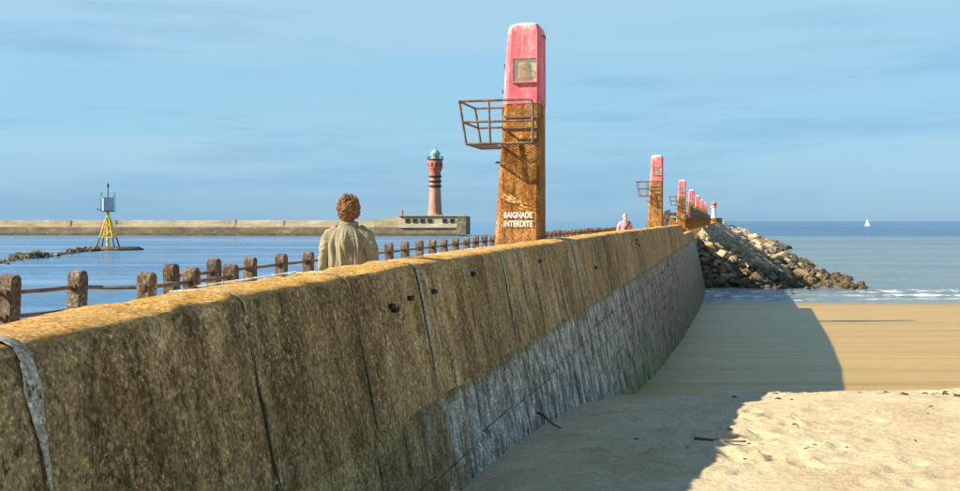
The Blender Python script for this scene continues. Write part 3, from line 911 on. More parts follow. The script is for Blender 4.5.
# ------------------------------------------------------------------ railings
def post_mesh(seed):
    q = random.Random(seed)
    mb = MB()
    hw, ht, top = 0.098, 0.085, 0.86
    prof = [(-ht, 0), (ht, 0), (ht, 0.3), (ht, 0.55), (ht, top - 0.085)]
    for k in range(1, 7):
        a = math.pi * k / 7
        prof.append((ht * math.cos(a), top - 0.085 + 0.085 * math.sin(a)))
    prof += [(-ht, top - 0.085), (-ht, 0.55), (-ht, 0.3)]
    rings = []
    for x, sc in ((-hw, 0.88), (-hw + 0.012, 1), (-0.03, 1.0), (0.03, 1.0), (hw - 0.012, 1), (hw, 0.88)):
        ring = []
        for p in prof:
            chip = 0.030 if (abs(x) > 0.08 and p[1] > 0.25 and q.random() < 0.12) else 0.0
            j = 0.005
            ring.append((x * (1 - chip * 3) + q.uniform(-j, j), p[0] * (sc - chip) + q.uniform(-j, j), (p[1] + q.uniform(-j, j) - (0.006 if sc < 1 else 0)) if p[1] > 0 else 0))
        rings.append(ring)
    mb.loft(rings)
    return mb.mesh('post', M['post'], smooth=False)
POSTS = [post_mesh(900 + i) for i in range(9)]
def railing(pts, label, group, rail_r=0.026, rise=lambda u: 0.0):
    o0 = W(pts[0][0], pts[0][1], ZW)
    root = empty('railing', o0)
    tag(root, label, 'railing', group)
    for i, (u, v) in enumerate(pts):
        p = put('post', POSTS[rng.randrange(9)], root, W(u, v, ZW) - o0, ROTZ + rng.uniform(-0.03, 0.03))
        p.rotation_euler.x = rng.uniform(-0.03, 0.03); p.rotation_euler.y = rng.uniform(-0.03, 0.03)
        p.scale.z = rng.uniform(0.97, 1.02) * (0.86 + rise(u)) / 0.86
        for H in (0.85, 1.14):
            hz_ = (E - H - ZW + rise(u)) / p.scale.z
            MB().box(-0.045, 0.045, -0.105, 0.105, hz_ - 0.04, hz_ + 0.04).build('rail_collar', M['iron'], p)
    for H, r in ((0.85, rail_r), (1.14, rail_r)):
        step = 6
        for i in range(0, len(pts) - 1, step):
            seg = pts[i:i + step + 1]
            q = []
            for (ua, va), (ub, vb) in zip(seg[:-1], seg[1:]):
                q.append(W(ua, va, E - H + rise(ua)) - o0)
                q.append(W((ua + ub) / 2, (va + vb) / 2, E - H - 0.008 + rise((ua + ub) / 2)) - o0)
            q.append(W(seg[-1][0], seg[-1][1], E - H + rise(seg[-1][0])) - o0)
            MB().tube(q, r, 8).build('rail', M['rail'], root, smooth=True, angle=60)
    return root
def uv_of(x, y):
    dx = x + 2.86; dy = y
    return (dx * T2[0] + dy * T2[1], dx * N2[0] + dy * N2[1])
def from_px(x, d):
    return uv_of((x - 480) / 960 * d, d)
rowA = [uv_of(-7.1, 8.9), uv_of(-6.35, 10.1), from_px(8, 11.4), from_px(76, 12.4), from_px(146, 12.35), from_px(192, 13.5), from_px(231, 14.7)]
railing(rowA, 'near railing of stout rounded posts stepping inward, with two rusty rails', 'jetty railings')
vB = (2.86 - 8.5) * 0.9693
rowB = []
k = 0
while True:
    inv = 0.001815 + k * 0.0001478
    d = 8.5 * 960 * inv
    if d > 88: break
    rowB.append((U(d, vB), vB)); k += 1
railing(rowB, 'long straight railing of posts along the seaward edge of the walkway', 'jetty railings', rise=lambda u: float(np.interp(u, [15, 32, 60], [0.0, 0.13, 0.19])))

# ------------------------------------------------------------------ pylons
def oct_ring(x0, x1, y0, y1, z, c):
    return [(x0 + c, y0, z), (x1 - c * 0.5, y0, z), (x1, y0 + c * 0.5, z), (x1, y1 - c, z), (x1 - c, y1, z), (x0 + c, y1, z), (x0, y1 - c, z), (x0, y0 + c, z)]
PL0, PL1, PR = -0.60, -0.285, 0.31
def pyl_x(z):   # left edge at height z above the walkway
    return PL0 + (PL1 - PL0) * z / 5.0
def pyl_y(z):
    return -0.42 + 0.085 * z / 5.0
HZ = 3.66
def make_pylon():
    root = empty('light_pylon')
    mb = MB(); rings = []
    for z in list(np.linspace(0, HZ, 14)):
        a = 0.012 * float(vnoise(z * 3.1, 0.5, 101))
        rings.append(oct_ring(pyl_x(z) + a, PR + a * 0.5, pyl_y(z) - a, -pyl_y(z), z, 0.085))
    mb.loft(rings)
    mb.build('shaft', M['pylon'], root)
    # painted head with a rounded top
    mb = MB(); rings = []
    def hr(z, s, zz=None):
        x0, x1, y0, y1 = pyl_x(z) - 0.012, PR + 0.012, pyl_y(z) - 0.012, -pyl_y(z) + 0.012
        cx, cy = (x0 + x1) / 2 + 0.02, 0
        return oct_ring(cx + (x0 - cx) * s, cx + (x1 - cx) * s, y0 * s, y1 * s, z if zz is None else zz, 0.10 * s)
    for z in (HZ + 0.002, 3.95, 4.3, 4.65, 4.93): rings.append(hr(z, 1.0))
    for z, s in ((5.02, 0.975), (5.09, 0.91), (5.14, 0.80), (5.17, 0.62), (5.185, 0.35)): rings.append(hr(4.93, s, z))
    mb.loft(rings)
    head = mb.build('painted_head', M['pink'], root, smooth=True, angle=32)
    # signal window
    yb = pyl_y(4.25) - 0.012
    xc, hw, z0, z1 = 0.05, 0.215, 4.06, 4.48
    win = MB().box(xc - hw, xc + hw, yb - 0.010, yb + 0.03, z0, z1).build('lamp_window', M['pane_back'], root)
    fr = MB(); b = 0.022; yo = yb - 0.055
    fr.box(xc - hw - b, xc - hw, yo, yb + 0.03, z0 - b, z1 + b); fr.box(xc + hw, xc + hw + b, yo, yb + 0.03, z0 - b, z1 + b)
    fr.box(xc - hw, xc + hw, yo, yb + 0.03, z0 - b, z0); fr.box(xc - hw, xc + hw, yo, yb + 0.03, z1, z1 + b)
    fr.build('window_frame', M['pink'], win)
    lm = MB()
    lm.lathe([(0.02, z0 + 0.03), (0.15, z0 + 0.04), (0.155, z0 + 0.09), (0.115, z0 + 0.11), (0.12, z0 + 0.26), (0.13, z0 + 0.28), (0.10, z0 + 0.34), (0.05, z0 + 0.385)], 12, xc - 0.01, yb + 0.10)
    lm.v = [(x_, yb + (y_ - yb - 0.10) * 0.20 - 0.012, z_) for x_, y_, z_ in lm.v]
    lm.tube([(xc + 0.07, yb - 0.03, z0 + 0.08), (xc + 0.15, yb - 0.03, z0 + 0.10), (xc + 0.16, yb - 0.03, z0 + 0.2), (xc + 0.08, yb - 0.03, z0 + 0.22)], 0.010, 6)
    lm.build('lantern', M['lamp_rust'], win, smooth=True, angle=40)
    MB().box(xc - hw, xc + hw, yb - 0.046, yb - 0.042, z0, z1).build('glass_pane', M['glass'], win)
    # hooks
    for z, xx, s in ((4.93, PR + 0.01, 1), (4.42, pyl_x(4.4) - 0.01, -1), (3.95, pyl_x(3.9) - 0.01, -1)):
        MB().tube([(xx - s * 0.03, -0.12, z), (xx + s * 0.06, -0.12, z), (xx + s * 0.06, -0.12, z - 0.06)], 0.014, 6).build('hook', M['iron'], root)
    # inspection balcony on the seaward and landward sides
    zf, zt, zm = 2.90, 3.68, 3.30
    yF, yB = -0.80, 0.34
    xl_b, xl_t = -0.95, -1.08
    def xl(z): return xl_b + (xl_t - xl_b) * (z - zf) / (zt - zf)
    r = 0.021
    fl = MB()
    fl.tube([(xl_b, yF, zf), (PR - 0.03, yF, zf)], 0.026, 6); fl.tube([(xl_b, yB, zf), (pyl_x(zf), yB, zf)], 0.022, 6); fl.tube([(xl_b, yF, zf), (xl_b, yB, zf)], 0.022, 6)
    fl.tube([(PR - 0.03, yF, zf), (PR - 0.03, pyl_y(zf), zf)], 0.022, 6)
    for q in np.linspace(xl_b + 0.08, pyl_x(zf) - 0.04, 9): fl.tube([(q, yF, zf - 0.005), (q, yB, zf - 0.005)], 0.008, 4)
    for q in np.linspace(pyl_x(zf) + 0.06, PR - 0.1, 8): fl.tube([(q, yF, zf - 0.005), (q, pyl_y(zf) + 0.02, zf - 0.005)], 0.008, 4)
    fl.build('balcony_floor', M['rail'], root)
    def rail(pts, rr=r): MB().tube(pts, rr, 8).build('balcony_rail', M['rail'], root, smooth=True, angle=60)
    rail([(xl_t, yF, zt), (PR - 0.11, yF, zt), (PR - 0.055, yF, zt - 0.02), (PR - 0.03, yF, zt - 0.08), (PR - 0.03, yF, zf)], 0.023)
    rail([(xl_t, yB, zt), (pyl_x(zt), yB, zt)]); rail([(xl_t, yF, zt), (xl_t, yB, zt)])
    rail([(xl(zm), yF, zm), (PR - 0.03, yF, zm)]); rail([(xl(zm), yF, zm), (xl(zm), yB, zm)]); rail([(xl(zm), yB, zm), (pyl_x(zm), yB, zm)])
    for y in (yF, yB):
        MB().tube([(xl_b, y, zf), (xl_t, y, zt)], 0.024, 8).build('balcony_post', M['rail'], root)
    MB().tube([(-0.50, yF, zf), (-0.53, yF, zt)], 0.021, 8).build('balcony_post', M['rail'], root)
    MB().tube([(-0.52, yB, zf), (-0.53, yB, zt)], 0.021, 8).build('balcony_post', M['rail'], root)
    for z in (3.15, 3.48):
        MB().tube([(-0.525, yB, z), (pyl_x(z) + 0.04, yB - 0.05, z)], 0.016, 6).build('bracket', M['rail'], root)
    for z in (3.40, 3.20):
        MB().box(pyl_x(z) + 0.05, PR - 0.02, pyl_y(z) - 0.035, pyl_y(z) + 0.01, z, z + 0.035).build('clamp_band', M['rail'], root)
    MB().tube([(pyl_x(2.6) + 0.03, -0.1, 2.6), (pyl_x(2.6) - 0.13, -0.1, 2.6)], 0.02, 6).build('bracket', M['iron'], root)
    return root
def place_pylon(o, d, v=-0.81, z=ZW):
    o.location = W(U(d, v), v, z); o.rotation_euler = (0, 0, ROTZ)
PYD = [18.0, 53.5, 86.0, 112.0, 138.0, 164.5, 187.0, 209.0]
ordn = ['', 'nearest the pink-shirted walker', 'beside the stairs to the raised footbridge', 'first', 'second', 'third', 'fourth', 'fifth']
pyl_labels = ['tall ochre concrete light pylon with pink head, lettered with a bathing ban in white',
              'unlettered pylon with balcony on the wall between the pink-shirted walker and the stairs',
              'pylon with small balcony at the head of the stairs where the raised footbridge starts',
              'first pink-headed pylon standing on the raised footbridge past the stairs',
              'second pink-headed pylon along the raised footbridge past the stairs',
              'third pink-headed pylon along the raised footbridge past the stairs',
              'fourth pink-headed pylon along the raised footbridge past the stairs',
              'last pink-headed pylon of the row, nearest the little white light tower']
py0 = make_pylon()
pylons = [py0]
for i in range(1, 8): pylons.append(copy_tree(py0))
for o, d, lb in zip(pylons, PYD, pyl_labels):
    place_pylon(o, d)
    tag(o, lb, 'pylon', 'light pylons along the jetty')
# painted words on the first pylon
def lettering(text, width, height, x, z, m):
    cu = bpy.data.curves.new('lettering', 'FONT'); cu.body = text; cu.align_x = 'CENTER'; cu.size = 1.0; cu.extrude = 0.0; cu.offset = 0.030
    o = bpy.data.objects.new('lettering', cu); COL.objects.link(o)
    me = evaluated(o, 'lettering')
    co = np.zeros(len(me.vertices) * 3, np.float32); me.vertices.foreach_get('co', co); co = co.reshape(-1, 3)
    w = np.ptp(co[:, 0]); h = np.ptp(co[:, 1])
    x_ = (co[:, 0] - co[:, 0].min()) / w * width - width / 2 + x
    z_ = (co[:, 1] - co[:, 1].min()) / h * height + z
    y_ = np.array([pyl_y(q) for q in z_]) - 0.018
    me.vertices.foreach_set('co', np.stack([x_, y_, z_], -1).astype(np.float32).ravel())
    me.materials.clear(); me.materials.append(m); me.update()
    put('lettering', me, py0)
lettering('BAIGNADE', 0.53, 0.112, -0.07, 1.555, M['white_paint'])
lettering('INTERDITE', 0.54, 0.112, -0.07, 1.395, M['white_paint'])
mb = MB()
fr = random.Random(5)
for k in range(46):
    t_ = fr.random(); arm = k % 3
    arm = k % 2
    if arm == 0: x, z = -0.34 + 0.40 * t_, 1.99 - 0.17 * t_
    elif arm == 1: x, z = -0.30 + 0.36 * t_, 1.93 - 0.17 * t_
    else: x, z = -0.22 + 0.20 * t_, 1.80 + 0.16 * t_
    x += fr.gauss(0, 0.03); z += fr.gauss(0, 0.022)
    L = fr.uniform(0.012, 0.045); w_ = fr.uniform(0.006, 0.014); an = fr.uniform(-0.7, -0.2) if arm < 2 else fr.uniform(0.4, 0.9)
    y = pyl_y(z) - 0.020 - 0.0003 * k
    c_, s_ = math.cos(an), math.sin(an)
    pts_ = [(-L, -w_), (L * 0.8, -w_ * 0.6), (L, w_ * 0.7), (-L * 0.6, w_)]
    mb.add([(x + p_ * c_ - q_ * s_, y, z + p_ * s_ + q_ * c_) for p_, q_ in pts_], [(0, 1, 2, 3)])
mb.build('paint_mark', M['yellow_paint'], py0)

# ------------------------------------------------------------------ raised footbridge of the outer jetty
fb = empty('raised_footbridge', W(U(88), -0.8, ZW - 0.4))
FBL = Vector(fb.location)
tag(fb, 'raised footbridge on ochre columns leading out along the jetty to the white light', 'footbridge')
mb = MB(); uv_box(mb, U(88.2), U(240), -2.4, -0.25, E + 0.55, E + 0.80, FBL); mb.build('deck', M['deckwood'], fb)
mb = MB(); uv_box(mb, U(88.2), U(240), -0.35, -0.15, E + 0.30, E + 0.548, FBL); mb.build('edge_beam', M['deckwood'], fb)
mb = MB(); uv_box(mb, U(88.2), U(240), -0.27, -0.20, E + 1.25, E + 1.34, FBL); mb.build('handrail', M['deckwood'], fb)
mb = MB(); uv_box(mb, U(88.2), U(240), -0.265, -0.205, E + 0.86, E + 1.18, FBL); mb.build('side_board', M['deckwood'], fb)
colm = MB(); colm.loft([oct_ring(-0.45 - q, 0.45 + q, -0.45, 0.45, z, 0.06) for z, q in ((-2.0, 0.12), (0.0, 0.05), (1.9, 0.0), (2.15, 0.18), (2.196, 0.18))])
COLM = colm.mesh('column', M['pylon'])
d = 91.0
while d < 238:
    for v in (-0.7, -1.95):
        put('column', COLM, fb, W(U(d), v, E - 1.9) - FBL, ROTZ)
    if d < 170:
        p = put('handrail_post', MB().box(-0.04, 0.04, -0.04, 0.04, 0, 0.45).mesh('handrail_post', M['deckwood']), fb, W(U(d), -0.235, E + 0.80) - FBL, ROTZ)
    d += 6.5
# stairs from the walkway up to it
st = empty('stairs', W(U(78), -2.6, ZW))
STL = Vector(st.location)
tag(st, 'dark iron stairs climbing from the walkway to the raised footbridge', 'stairs')
for v in (-3.2, -2.0):
    MB().tube([W(U(76), v, ZW) - STL, W(U(88), v, E + 0.7) - STL], 0.09, 6).build('stringer', M['iron'], st)
    MB().tube([W(U(76), v, ZW + 0.95) - STL, W(U(80), v, E + 0.75) - STL, W(U(88), v, E + 1.0) - STL], 0.06, 6).build('handrail', M['iron'], st)
    for d in np.linspace(76, 87.5, 7):
        zb = ZW + (E + 0.7 - ZW) * (d - 76) / 12
        zt = float(np.interp(d, [76, 80, 88], [ZW + 0.95, E + 0.75, E + 1.0]))
        MB().tube([W(U(d), v, zb) - STL, W(U(d), v, zt) - STL], 0.04, 6).build('baluster', M['iron'], st)
for k in range(13):
    d = 76.4 + k * 0.92; z = ZW + (E + 0.7 - ZW) * (d - 76) / 12
    mb = MB(); uv_box(mb, U(d), U(d + 0.5), -3.15, -2.05, z, z + 0.05, STL); mb.build('tread', M['iron'], st)

# little white light at the jetty head
hd_ = empty('jetty_head', W(U(244), 0.4, -1.5))
tag(hd_, 'round stone head at the outer end of the jetty under the white light', 'jetty head')
MB().lathe([(3.6, 0), (2.6, 6.0), (2.0, 8.0), (2.1, 8.05), (2.1, 8.6)], 24).build('drum', M['pylon'], hd_, smooth=True, angle=40)
MB().lathe([(1.8, 8.603), (1.8, 8.648)], 20).build('paving', M['walk'], hd_)
lt = empty('light_tower', W(U(244), 0.45, E + 0.80))
tag(lt, 'small white light tower with red lantern at the end of the jetty', 'light tower')
MB().lathe([(0.75, 0), (0.62, 0.4), (0.52, 2.7), (0.85, 2.75), (0.85, 2.9)], 16).build('tower', M['white_paint'], lt, smooth=True, angle=40)
MB().lathe([(0.6, 2.905), (0.62, 3.5), (0.80, 3.55), (0.55, 3.9), (0.1, 4.15)], 16).build('lantern', M['lh_red'], lt, smooth=True, angle=40)

# ------------------------------------------------------------------ rock embankment
def hull_rock(r, sx, sy, sz, npts=13, seed=0):
    q = random.Random(seed)
    bm = bmesh.new()
    for _ in range(npts):
        v = Vector((q.gauss(0, 1), q.gauss(0, 1), q.gauss(0, 1))).normalized()
        v *= q.uniform(0.85, 1.1)
        bm.verts.new((v.x * r * sx, v.y * r * sy, v.z * r * sz))
    res = bmesh.ops.convex_hull(bm, input=bm.verts)
    bmesh.ops.delete(bm, geom=[v for v in bm.verts if not v.link_faces], context='VERTS')
    bm.normal_update()
    bm.verts.index_update()
    vs = [tuple(v.co) for v in bm.verts]; fs = [tuple(v.index for v in f.verts) for f in bm.faces]
    bm.free()
    return vs, fs
ROCKS = [hull_rock(1.0, rng.uniform(0.8, 1.2), rng.uniform(0.8, 1.15), rng.uniform(0.6, 0.9), rng.choice([12, 15, 18]), 50 + i) for i in range(14)]
RME = []
for i, (vs, fs) in enumerate(ROCKS):
    RME.append(MB().add(vs, fs).mesh('boulder', M['rock']))
mound = empty('riprap_mound', W(U(95), 8, 0))
ML = Vector(mound.location)
tag(mound, 'long bank of tumbled boulders sloping from the outer jetty into the sea', 'rock bank')
def mound_w(u):
    return 14.6 + 2.6 * float(fbm(u * 0.07, 0.2, 3, 7)) + float(np.interp(u, [92, 96, 150, 200, 260], [0.5, 1.2, 0, -1.5, 5.0]))
def mound_z(u, v):
    d = u * 0.9693
    top = float(np.interp(d, [92, 95, 103, 116, 130, 300], [0.1, 0.8, 2.8, 4.3, 4.85, 4.7]))
    w = mound_w(u)
    a = max(0.0, 1 - max(0.0, v - 2.2) / (w - 2.2))
    return top * (a ** 1.4) + 0.45 * float(fbm(u * 0.25, v * 0.25, 3, 19)) * (1 if v > 1 else 0.4)
# solid heart of the bank, its dark colour painting shade into the gaps
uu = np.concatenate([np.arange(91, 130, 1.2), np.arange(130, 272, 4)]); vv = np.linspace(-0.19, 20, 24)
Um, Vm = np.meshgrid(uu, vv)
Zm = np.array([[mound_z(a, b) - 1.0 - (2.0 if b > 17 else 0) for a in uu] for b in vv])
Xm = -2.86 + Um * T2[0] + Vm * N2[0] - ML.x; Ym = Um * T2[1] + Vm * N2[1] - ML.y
core = put('rubble_core', grid_mesh('rubble_core', Xm.T, Ym.T, Zm.T, M['weed_and_gap_shade']), mound)
cand = []
u = 95.5
while u < 268:
    st_ = 1.0 if u < 122 else (1.25 if u < 170 else 2.0)
    v = -0.1
    while v < 17.5:
        a = u + rng.uniform(-0.5, 0.5) * st_; b = v + rng.uniform(-0.45, 0.45) * st_
        z = mound_z(a, b)
        if b > -0.1 and b < mound_w(a) - 0.3:
            big = rng.random()
            r = st_ * (0.40 + 0.26 * rng.random() + (0.42 if big > 0.88 and 1.5 < b < mound_w(a) - 3 else 0) - (0.16 if big < 0.4 else 0))
            cand.append((a, b, z - 0.15 + rng.uniform(-0.15, 0.22), r))
        v += st_ * 0.92
    u += st_ * 0.92
def px_size(c):
    p = W(c[0], c[1], c[2])
    return c[3] / p.y
cand.sort(key=px_size, reverse=True)
stuff = MB()
for i, (a, b, z, r) in enumerate(cand):
    p = W(a, b, z) - ML
    k = rng.randrange(14)
    rot = Matrix.Rotation(rng.uniform(0, 6.28), 3, 'Z') @ Matrix.Rotation(rng.uniform(-0.5, 0.5), 3, 'X')
    if i < 300:
        o = put('boulder', RME[k], mound, p)
        o.rotation_euler = rot.to_euler(); o.scale = (r, r, r * rng.uniform(0.85, 1.15))
    else:
        vs, fs = ROCKS[k]
        stuff.add([rot @ (Vector(q) * r) + p for q in vs], fs)
so = stuff.build('boulders', M['rock'], mound); so['kind'] = 'stuff'
print('rocks', len(cand))

# ------------------------------------------------------------------ left: rock spit, beacon, breakwater, lighthouse
spit = empty('rock_spit', (-78, 180, 0))
SPL = Vector(spit.location)
tag(spit, 'low line of weedy rocks awash leading to the yellow beacon', 'rock spit')
st2 = MB()
q = random.Random(21)
def spit_pt(t):   # t 0..1 from the left edge to the beacon
    d = 140 + 70 * t
    x = -82 + 3.5 * math.sin(t * 4) - 2 * (1 - t)
    x = (-10 + 112 * t - 480) / 960 * d
    return x, d
RM2 = []
for i, (vs, fs) in enumerate(ROCKS[:8]): RM2.append(MB().add(vs, fs).mesh('rock', M['weed_and_gap_shade']))
for k in range(620):
    t = q.random() ** 0.8
    x, d = spit_pt(t)
    w = 0.8 + (2.6 if t > 0.8 else 0) + (1.2 if 0.33 < t < 0.43 else 0)
    dx = q.gauss(0, 0.9); dy = q.gauss(0, 1.0) * w
    r = q.uniform(0.25, 0.7) * (1.35 if t > 0.82 or 0.33 < t < 0.43 else (0.42 if t < 0.34 else 0.6))
    vs, fs = ROCKS[q.randrange(14)]
    rot = Matrix.Rotation(q.uniform(0, 6.28), 3, 'Z')
    p = Vector((x + dx, d + dy, 0.02 + (0.35 if t > 0.85 or 0.34 < t < 0.42 else 0.0) * q.random())) - SPL
    st2.add([rot @ (Vector(a) * r) + p for a in vs], fs)
so = st2.build('weedy_rocks', M['weed_and_gap_shade'], spit); so['kind'] = 'stuff'
for k in range(26):
    t = q.choice([q.uniform(0.34, 0.42), q.uniform(0.80, 0.96)])
    x, d = spit_pt(t)
    o = put('rock', RM2[q.randrange(8)], spit, Vector((x + q.gauss(0, 1.2), d + q.gauss(0, 1.5), 0.35)) - SPL, q.uniform(0, 6))
    s = q.uniform(0.7, 1.2); o.scale = (s, s, s)
# flat concrete footing around the beacon
mb = MB()
ring0 = []; 
for zz, s in ((-0.6, 1.08), (0.35, 1.0), (0.75, 0.86)):
    ring0.append([Vector((-79.3 + 5.4 * s * math.cos(a) * (1 + 0.12 * math.sin(3 * a + 1)), 208.5 + 4.2 * s * math.sin(a), zz)) - SPL for a in np.linspace(0, 2 * math.pi, 22, endpoint=False)])
mb.loft(ring0); mb.build('footing', M['weed_and_gap_shade'], spit)

bc = empty('beacon_tower', (-80.6, 208, 0.75))
tag(bc, 'yellow lattice beacon with grey cabin and mast standing on the rock spit', 'beacon')
zk, zg = 6.4, 2.0
legs = [(-1.9, -1.5), (1.9, -1.5), (1.9, 1.5), (-1.9, 1.5)]
def lp(l, z): 
    f = 1 - 0.86 * z / zk
    return (l[0] * f, l[1] * f, z)
for l in legs:
    g = MB().tube([lp(l, -0.1), lp(l, zg)], 0.17, 8).build('leg', M['beacon_green'], bc)
    MB().tube([lp(l, zg + 0.003), lp(l, zk)], 0.16, 8).build('upper_leg', M['yellow'], bc)
for z in (zg, 3.4, 4.9):
    for i in range(4):
        MB().tube([lp(legs[i], z), lp(legs[(i + 1) % 4], z)], 0.10, 6).build('brace', M['yellow'], bc)
for z0, z1 in ((zg, 3.4), (3.4, 4.9)):
    for i in range(4):
        MB().tube([lp(legs[i], z0), lp(legs[(i + 1) % 4], z1)], 0.08, 6).build('brace', M['yellow'], bc)
MB().tube([(0, 0, 0), (0, 0, 7.6)], 0.30, 10).build('column', M['yellow'], bc, smooth=True, angle=50)
cr = R(28)
cab = MB(); 
def rz_pts(pts, a): return [(x * math.cos(a) - y * math.sin(a), x * math.sin(a) + y * math.cos(a), z) for x, y, z in pts]
def rbox(x0, x1, y0, y1, z0, z1, a=cr):
    m_ = MB().box(x0, x1, y0, y1, z0, z1); m_.v = rz_pts(m_.v, a); return m_
rbox(-1.35, 1.35, -1.35, 1.35, 7.6, 7.75).build('cabin_floor', M['beacon_green'], bc)
cb = rbox(-1.05, 1.05, -1.05, 1.05, 7.752, 10.6).build('cabin', M['cabin'], bc)
rbox(1.05, 1.10, -0.95, 0.95, 7.9, 10.4).build('face_panel', M['beacon_green'], cb)  # darker plates over the cabin's two right-hand faces
rbox(-0.95, 0.95, -1.10, -1.05, 7.9, 10.4).build('face_panel', M['lantern_glass'], cb)
rbox(-1.2, 1.2, -1.2, 1.2, 10.602, 10.72).build('cabin_roof', M['cabin'], cb)
for px_, py_ in ((-1.3, -1.3), (1.3, -1.3), (1.3, 1.3), (-1.3, 1.3)):
    p_ = rz_pts([(px_, py_, 7.7), (px_, py_, 11.9)], cr)
    MB().tube(p_, 0.05, 6).build('cabin_rail_post', M['beacon_green'], bc)
MB().tube([(0, 0, 10.7), (0, 0, 13.9)], [0.14, 0.10], 8).build('mast', M['beacon_green'], bc)
MB().lathe([(0.05, 12.9), (0.26, 12.95), (0.26, 13.5), (0.05, 13.7)], 10).build('lantern', M['beacon_green'], bc)
MB().tube([(-1.0, -1.0, 7.9), (-1.9, -1.3, 8.2)], 0.10, 6).build('bracket', M['beacon_green'], bc)

# breakwater: laid from left (d=404) to its head near the lighthouse (d=446)
BA = Vector((-260.0, 432, 0)); BH = Vector((-7.2, 407, 0))
bt = (BH - BA).normalized(); bnv = Vector((bt.y, -bt.x, 0))          # bnv points to the viewer
bw = empty('breakwater', BA)
tag(bw, 'long stone breakwater with pale parapet across the channel', 'breakwater')
def BW(s, v, z): return bt * s + bnv * v + Vector((0, 0, z))
LB = (BH - BA).length
def bwbox(s0, s1, v0, v1, z0, z1, jit=0.0, seg=1, batter=0.0):
    mb = MB(); rings = []
    for s in np.linspace(s0, s1, seg + 1):
        j = jit * float(fbm(s * 0.1, z1, 3, 111)); 
        rings.append([BW(s, v0, z0), BW(s, v1 + batter, z0), BW(s, v1 + j, z1 + j * 0.4), BW(s, v0, z1 + j * 0.4)])
    return mb.loft(rings)
bwbox(-120, LB, -8, 0, -2, 1.0, 0.3, 90, 2.6).build('tidal_apron', M['bw_dark'], bw)
bwbox(-120, LB, -7.9, -0.6, 0.98, 3.7, 0.15, 90, 0.5).build('quay_wall', M['bw_lower'], bw)
bwbox(-120, LB - 38, -3.4, -1.2, 3.69, 6.75, 0.35, 160, 0.2).build('parapet', M['bw_upper'], bw)
bs_ = [-90.0]
while bs_[-1] < LB - 60: bs_.append(bs_[-1] + rng.uniform(18, 60))
for s in bs_:
    h = 6.72 + rng.uniform(-0.05, 0.22)
    bwbox(s, s + rng.uniform(0.5, 2.6), -3.3, -1.0 + rng.uniform(0.0, 0.12), 3.72, h).build('buttress', M['bw_upper'], bw)
# rising end of the parapet and the fort-like head
mb = MB()
s0, s1 = LB - 37.9, LB - 27.2
mb.add([BW(s0, -3.4, 3.69), BW(s0, -1.1, 3.69), BW(s0, -1.1, 6.9), BW(s0, -3.4, 6.9), BW(s1, -3.4, 3.69), BW(s1, -1.1, 3.69), BW(s1, -1.1, 8.3), BW(s1, -3.4, 8.3)],
       [(0, 1, 2, 3), (7, 6, 5, 4), (0, 4, 5, 1), (1, 5, 6, 2), (2, 6, 7, 3), (3, 7, 4, 0)])
mb.build('ramp', M['bw_upper'], bw)
hs0, hs1 = LB - 27, LB + 0.6
hd = bwbox(hs0, hs1, -15, -0.3, 3.5, 8.0, 0.0, 1, 0.3).build('fort_head', M['bw_upper'], bw)
bwbox(hs0 - 0.3, hs1 + 0.3, -15.2, 0.1, 8.0, 8.45).build('cornice', M['lh_dark'], bw)
for k in range(24):
    s = hs0 + k * (hs1 - hs0) / 24
    bwbox(s, s + 0.7, -0.7, 0.0, 8.452, 9.1).build('merlon', M['bw_upper'], bw)
for k in range(8):
    s = hs0 + 2.2 + k * 3.2
    if k in (4,): continue
    bwbox(s, s + 1.9, -0.5, 0.07, 5.6, 7.2).build('embrasure', M['opening'], bw)
bwbox(hs1 - 3.2, hs1 + 0.8, -15.3, 0.35, 0.5, 8.2, 0.0, 1, 0.6).build('end_buttress', M['bw_lower'], bw)
MB().tube([BW(hs0 + 0.6, -1.5, 8.4), BW(hs0 + 0.6, -1.5, 11.0)], 0.5, 6).build('chimney', M['lh_red'], bw)

LHp = BA + bt * (LB - 13.0) - bnv * 7.5
lh = empty('lighthouse', LHp + Vector((0, 0, 8.45)))
tag(lh, 'tall red brick lighthouse with green dome on the breakwater head', 'lighthouse')
lh.scale = (0.88, 0.88, 0.875)
MB().lathe([(4.1, 0), (3.9, 0.6), (3.55, 1.0), (3.25, 2.5), (2.95, 8), (2.75, 13.0), (2.7, 14.2)], 28).build('shaft', M['lh_pale'], lh, smooth=True, angle=40)
z = 14.2
for k in range(3):
    MB().lathe([(2.7, z + 0.003), (2.7, z + 0.4), (3.35, z + 0.5), (3.35, z + 1.05), (2.7, z + 1.15)], 28).build('gallery_ring', M['lh_dark'], lh, smooth=True, angle=40)
    MB().lathe([(2.72, z + 1.153), (2.72, z + 2.35)], 28).build('shaft_band', M['lh_red'] if k == 2 else M['lh_pale'], lh, smooth=True, angle=40)
    z += 2.353
MB().lathe([(2.75, z), (2.8, z + 0.8), (3.45, z + 2.0), (3.6, z + 2.6), (3.6, z + 6.0), (3.4, z + 6.4)], 28).build('watch_room', M['lh_red'], lh, smooth=True, angle=40)
for k in range(10):
    a = k * 2 * math.pi / 10 + 0.2
    b_ = MB().box(-0.4, 0.4, -0.06, 0.1, z + 3.2, z + 5.0); b_.v = [(x * math.cos(a) - (y - 3.6) * math.sin(a), x * math.sin(a) + (y - 3.6) * math.cos(a), zz) for x, y, zz in b_.v]
    b_.build('window', M['opening'], lh)
z += 6.403
MB().lathe([(3.4, z), (3.95, z + 0.2), (3.95, z + 0.5), (2.2, z + 0.52)], 28).build('gallery', M['lh_dark'], lh, smooth=True, angle=40)
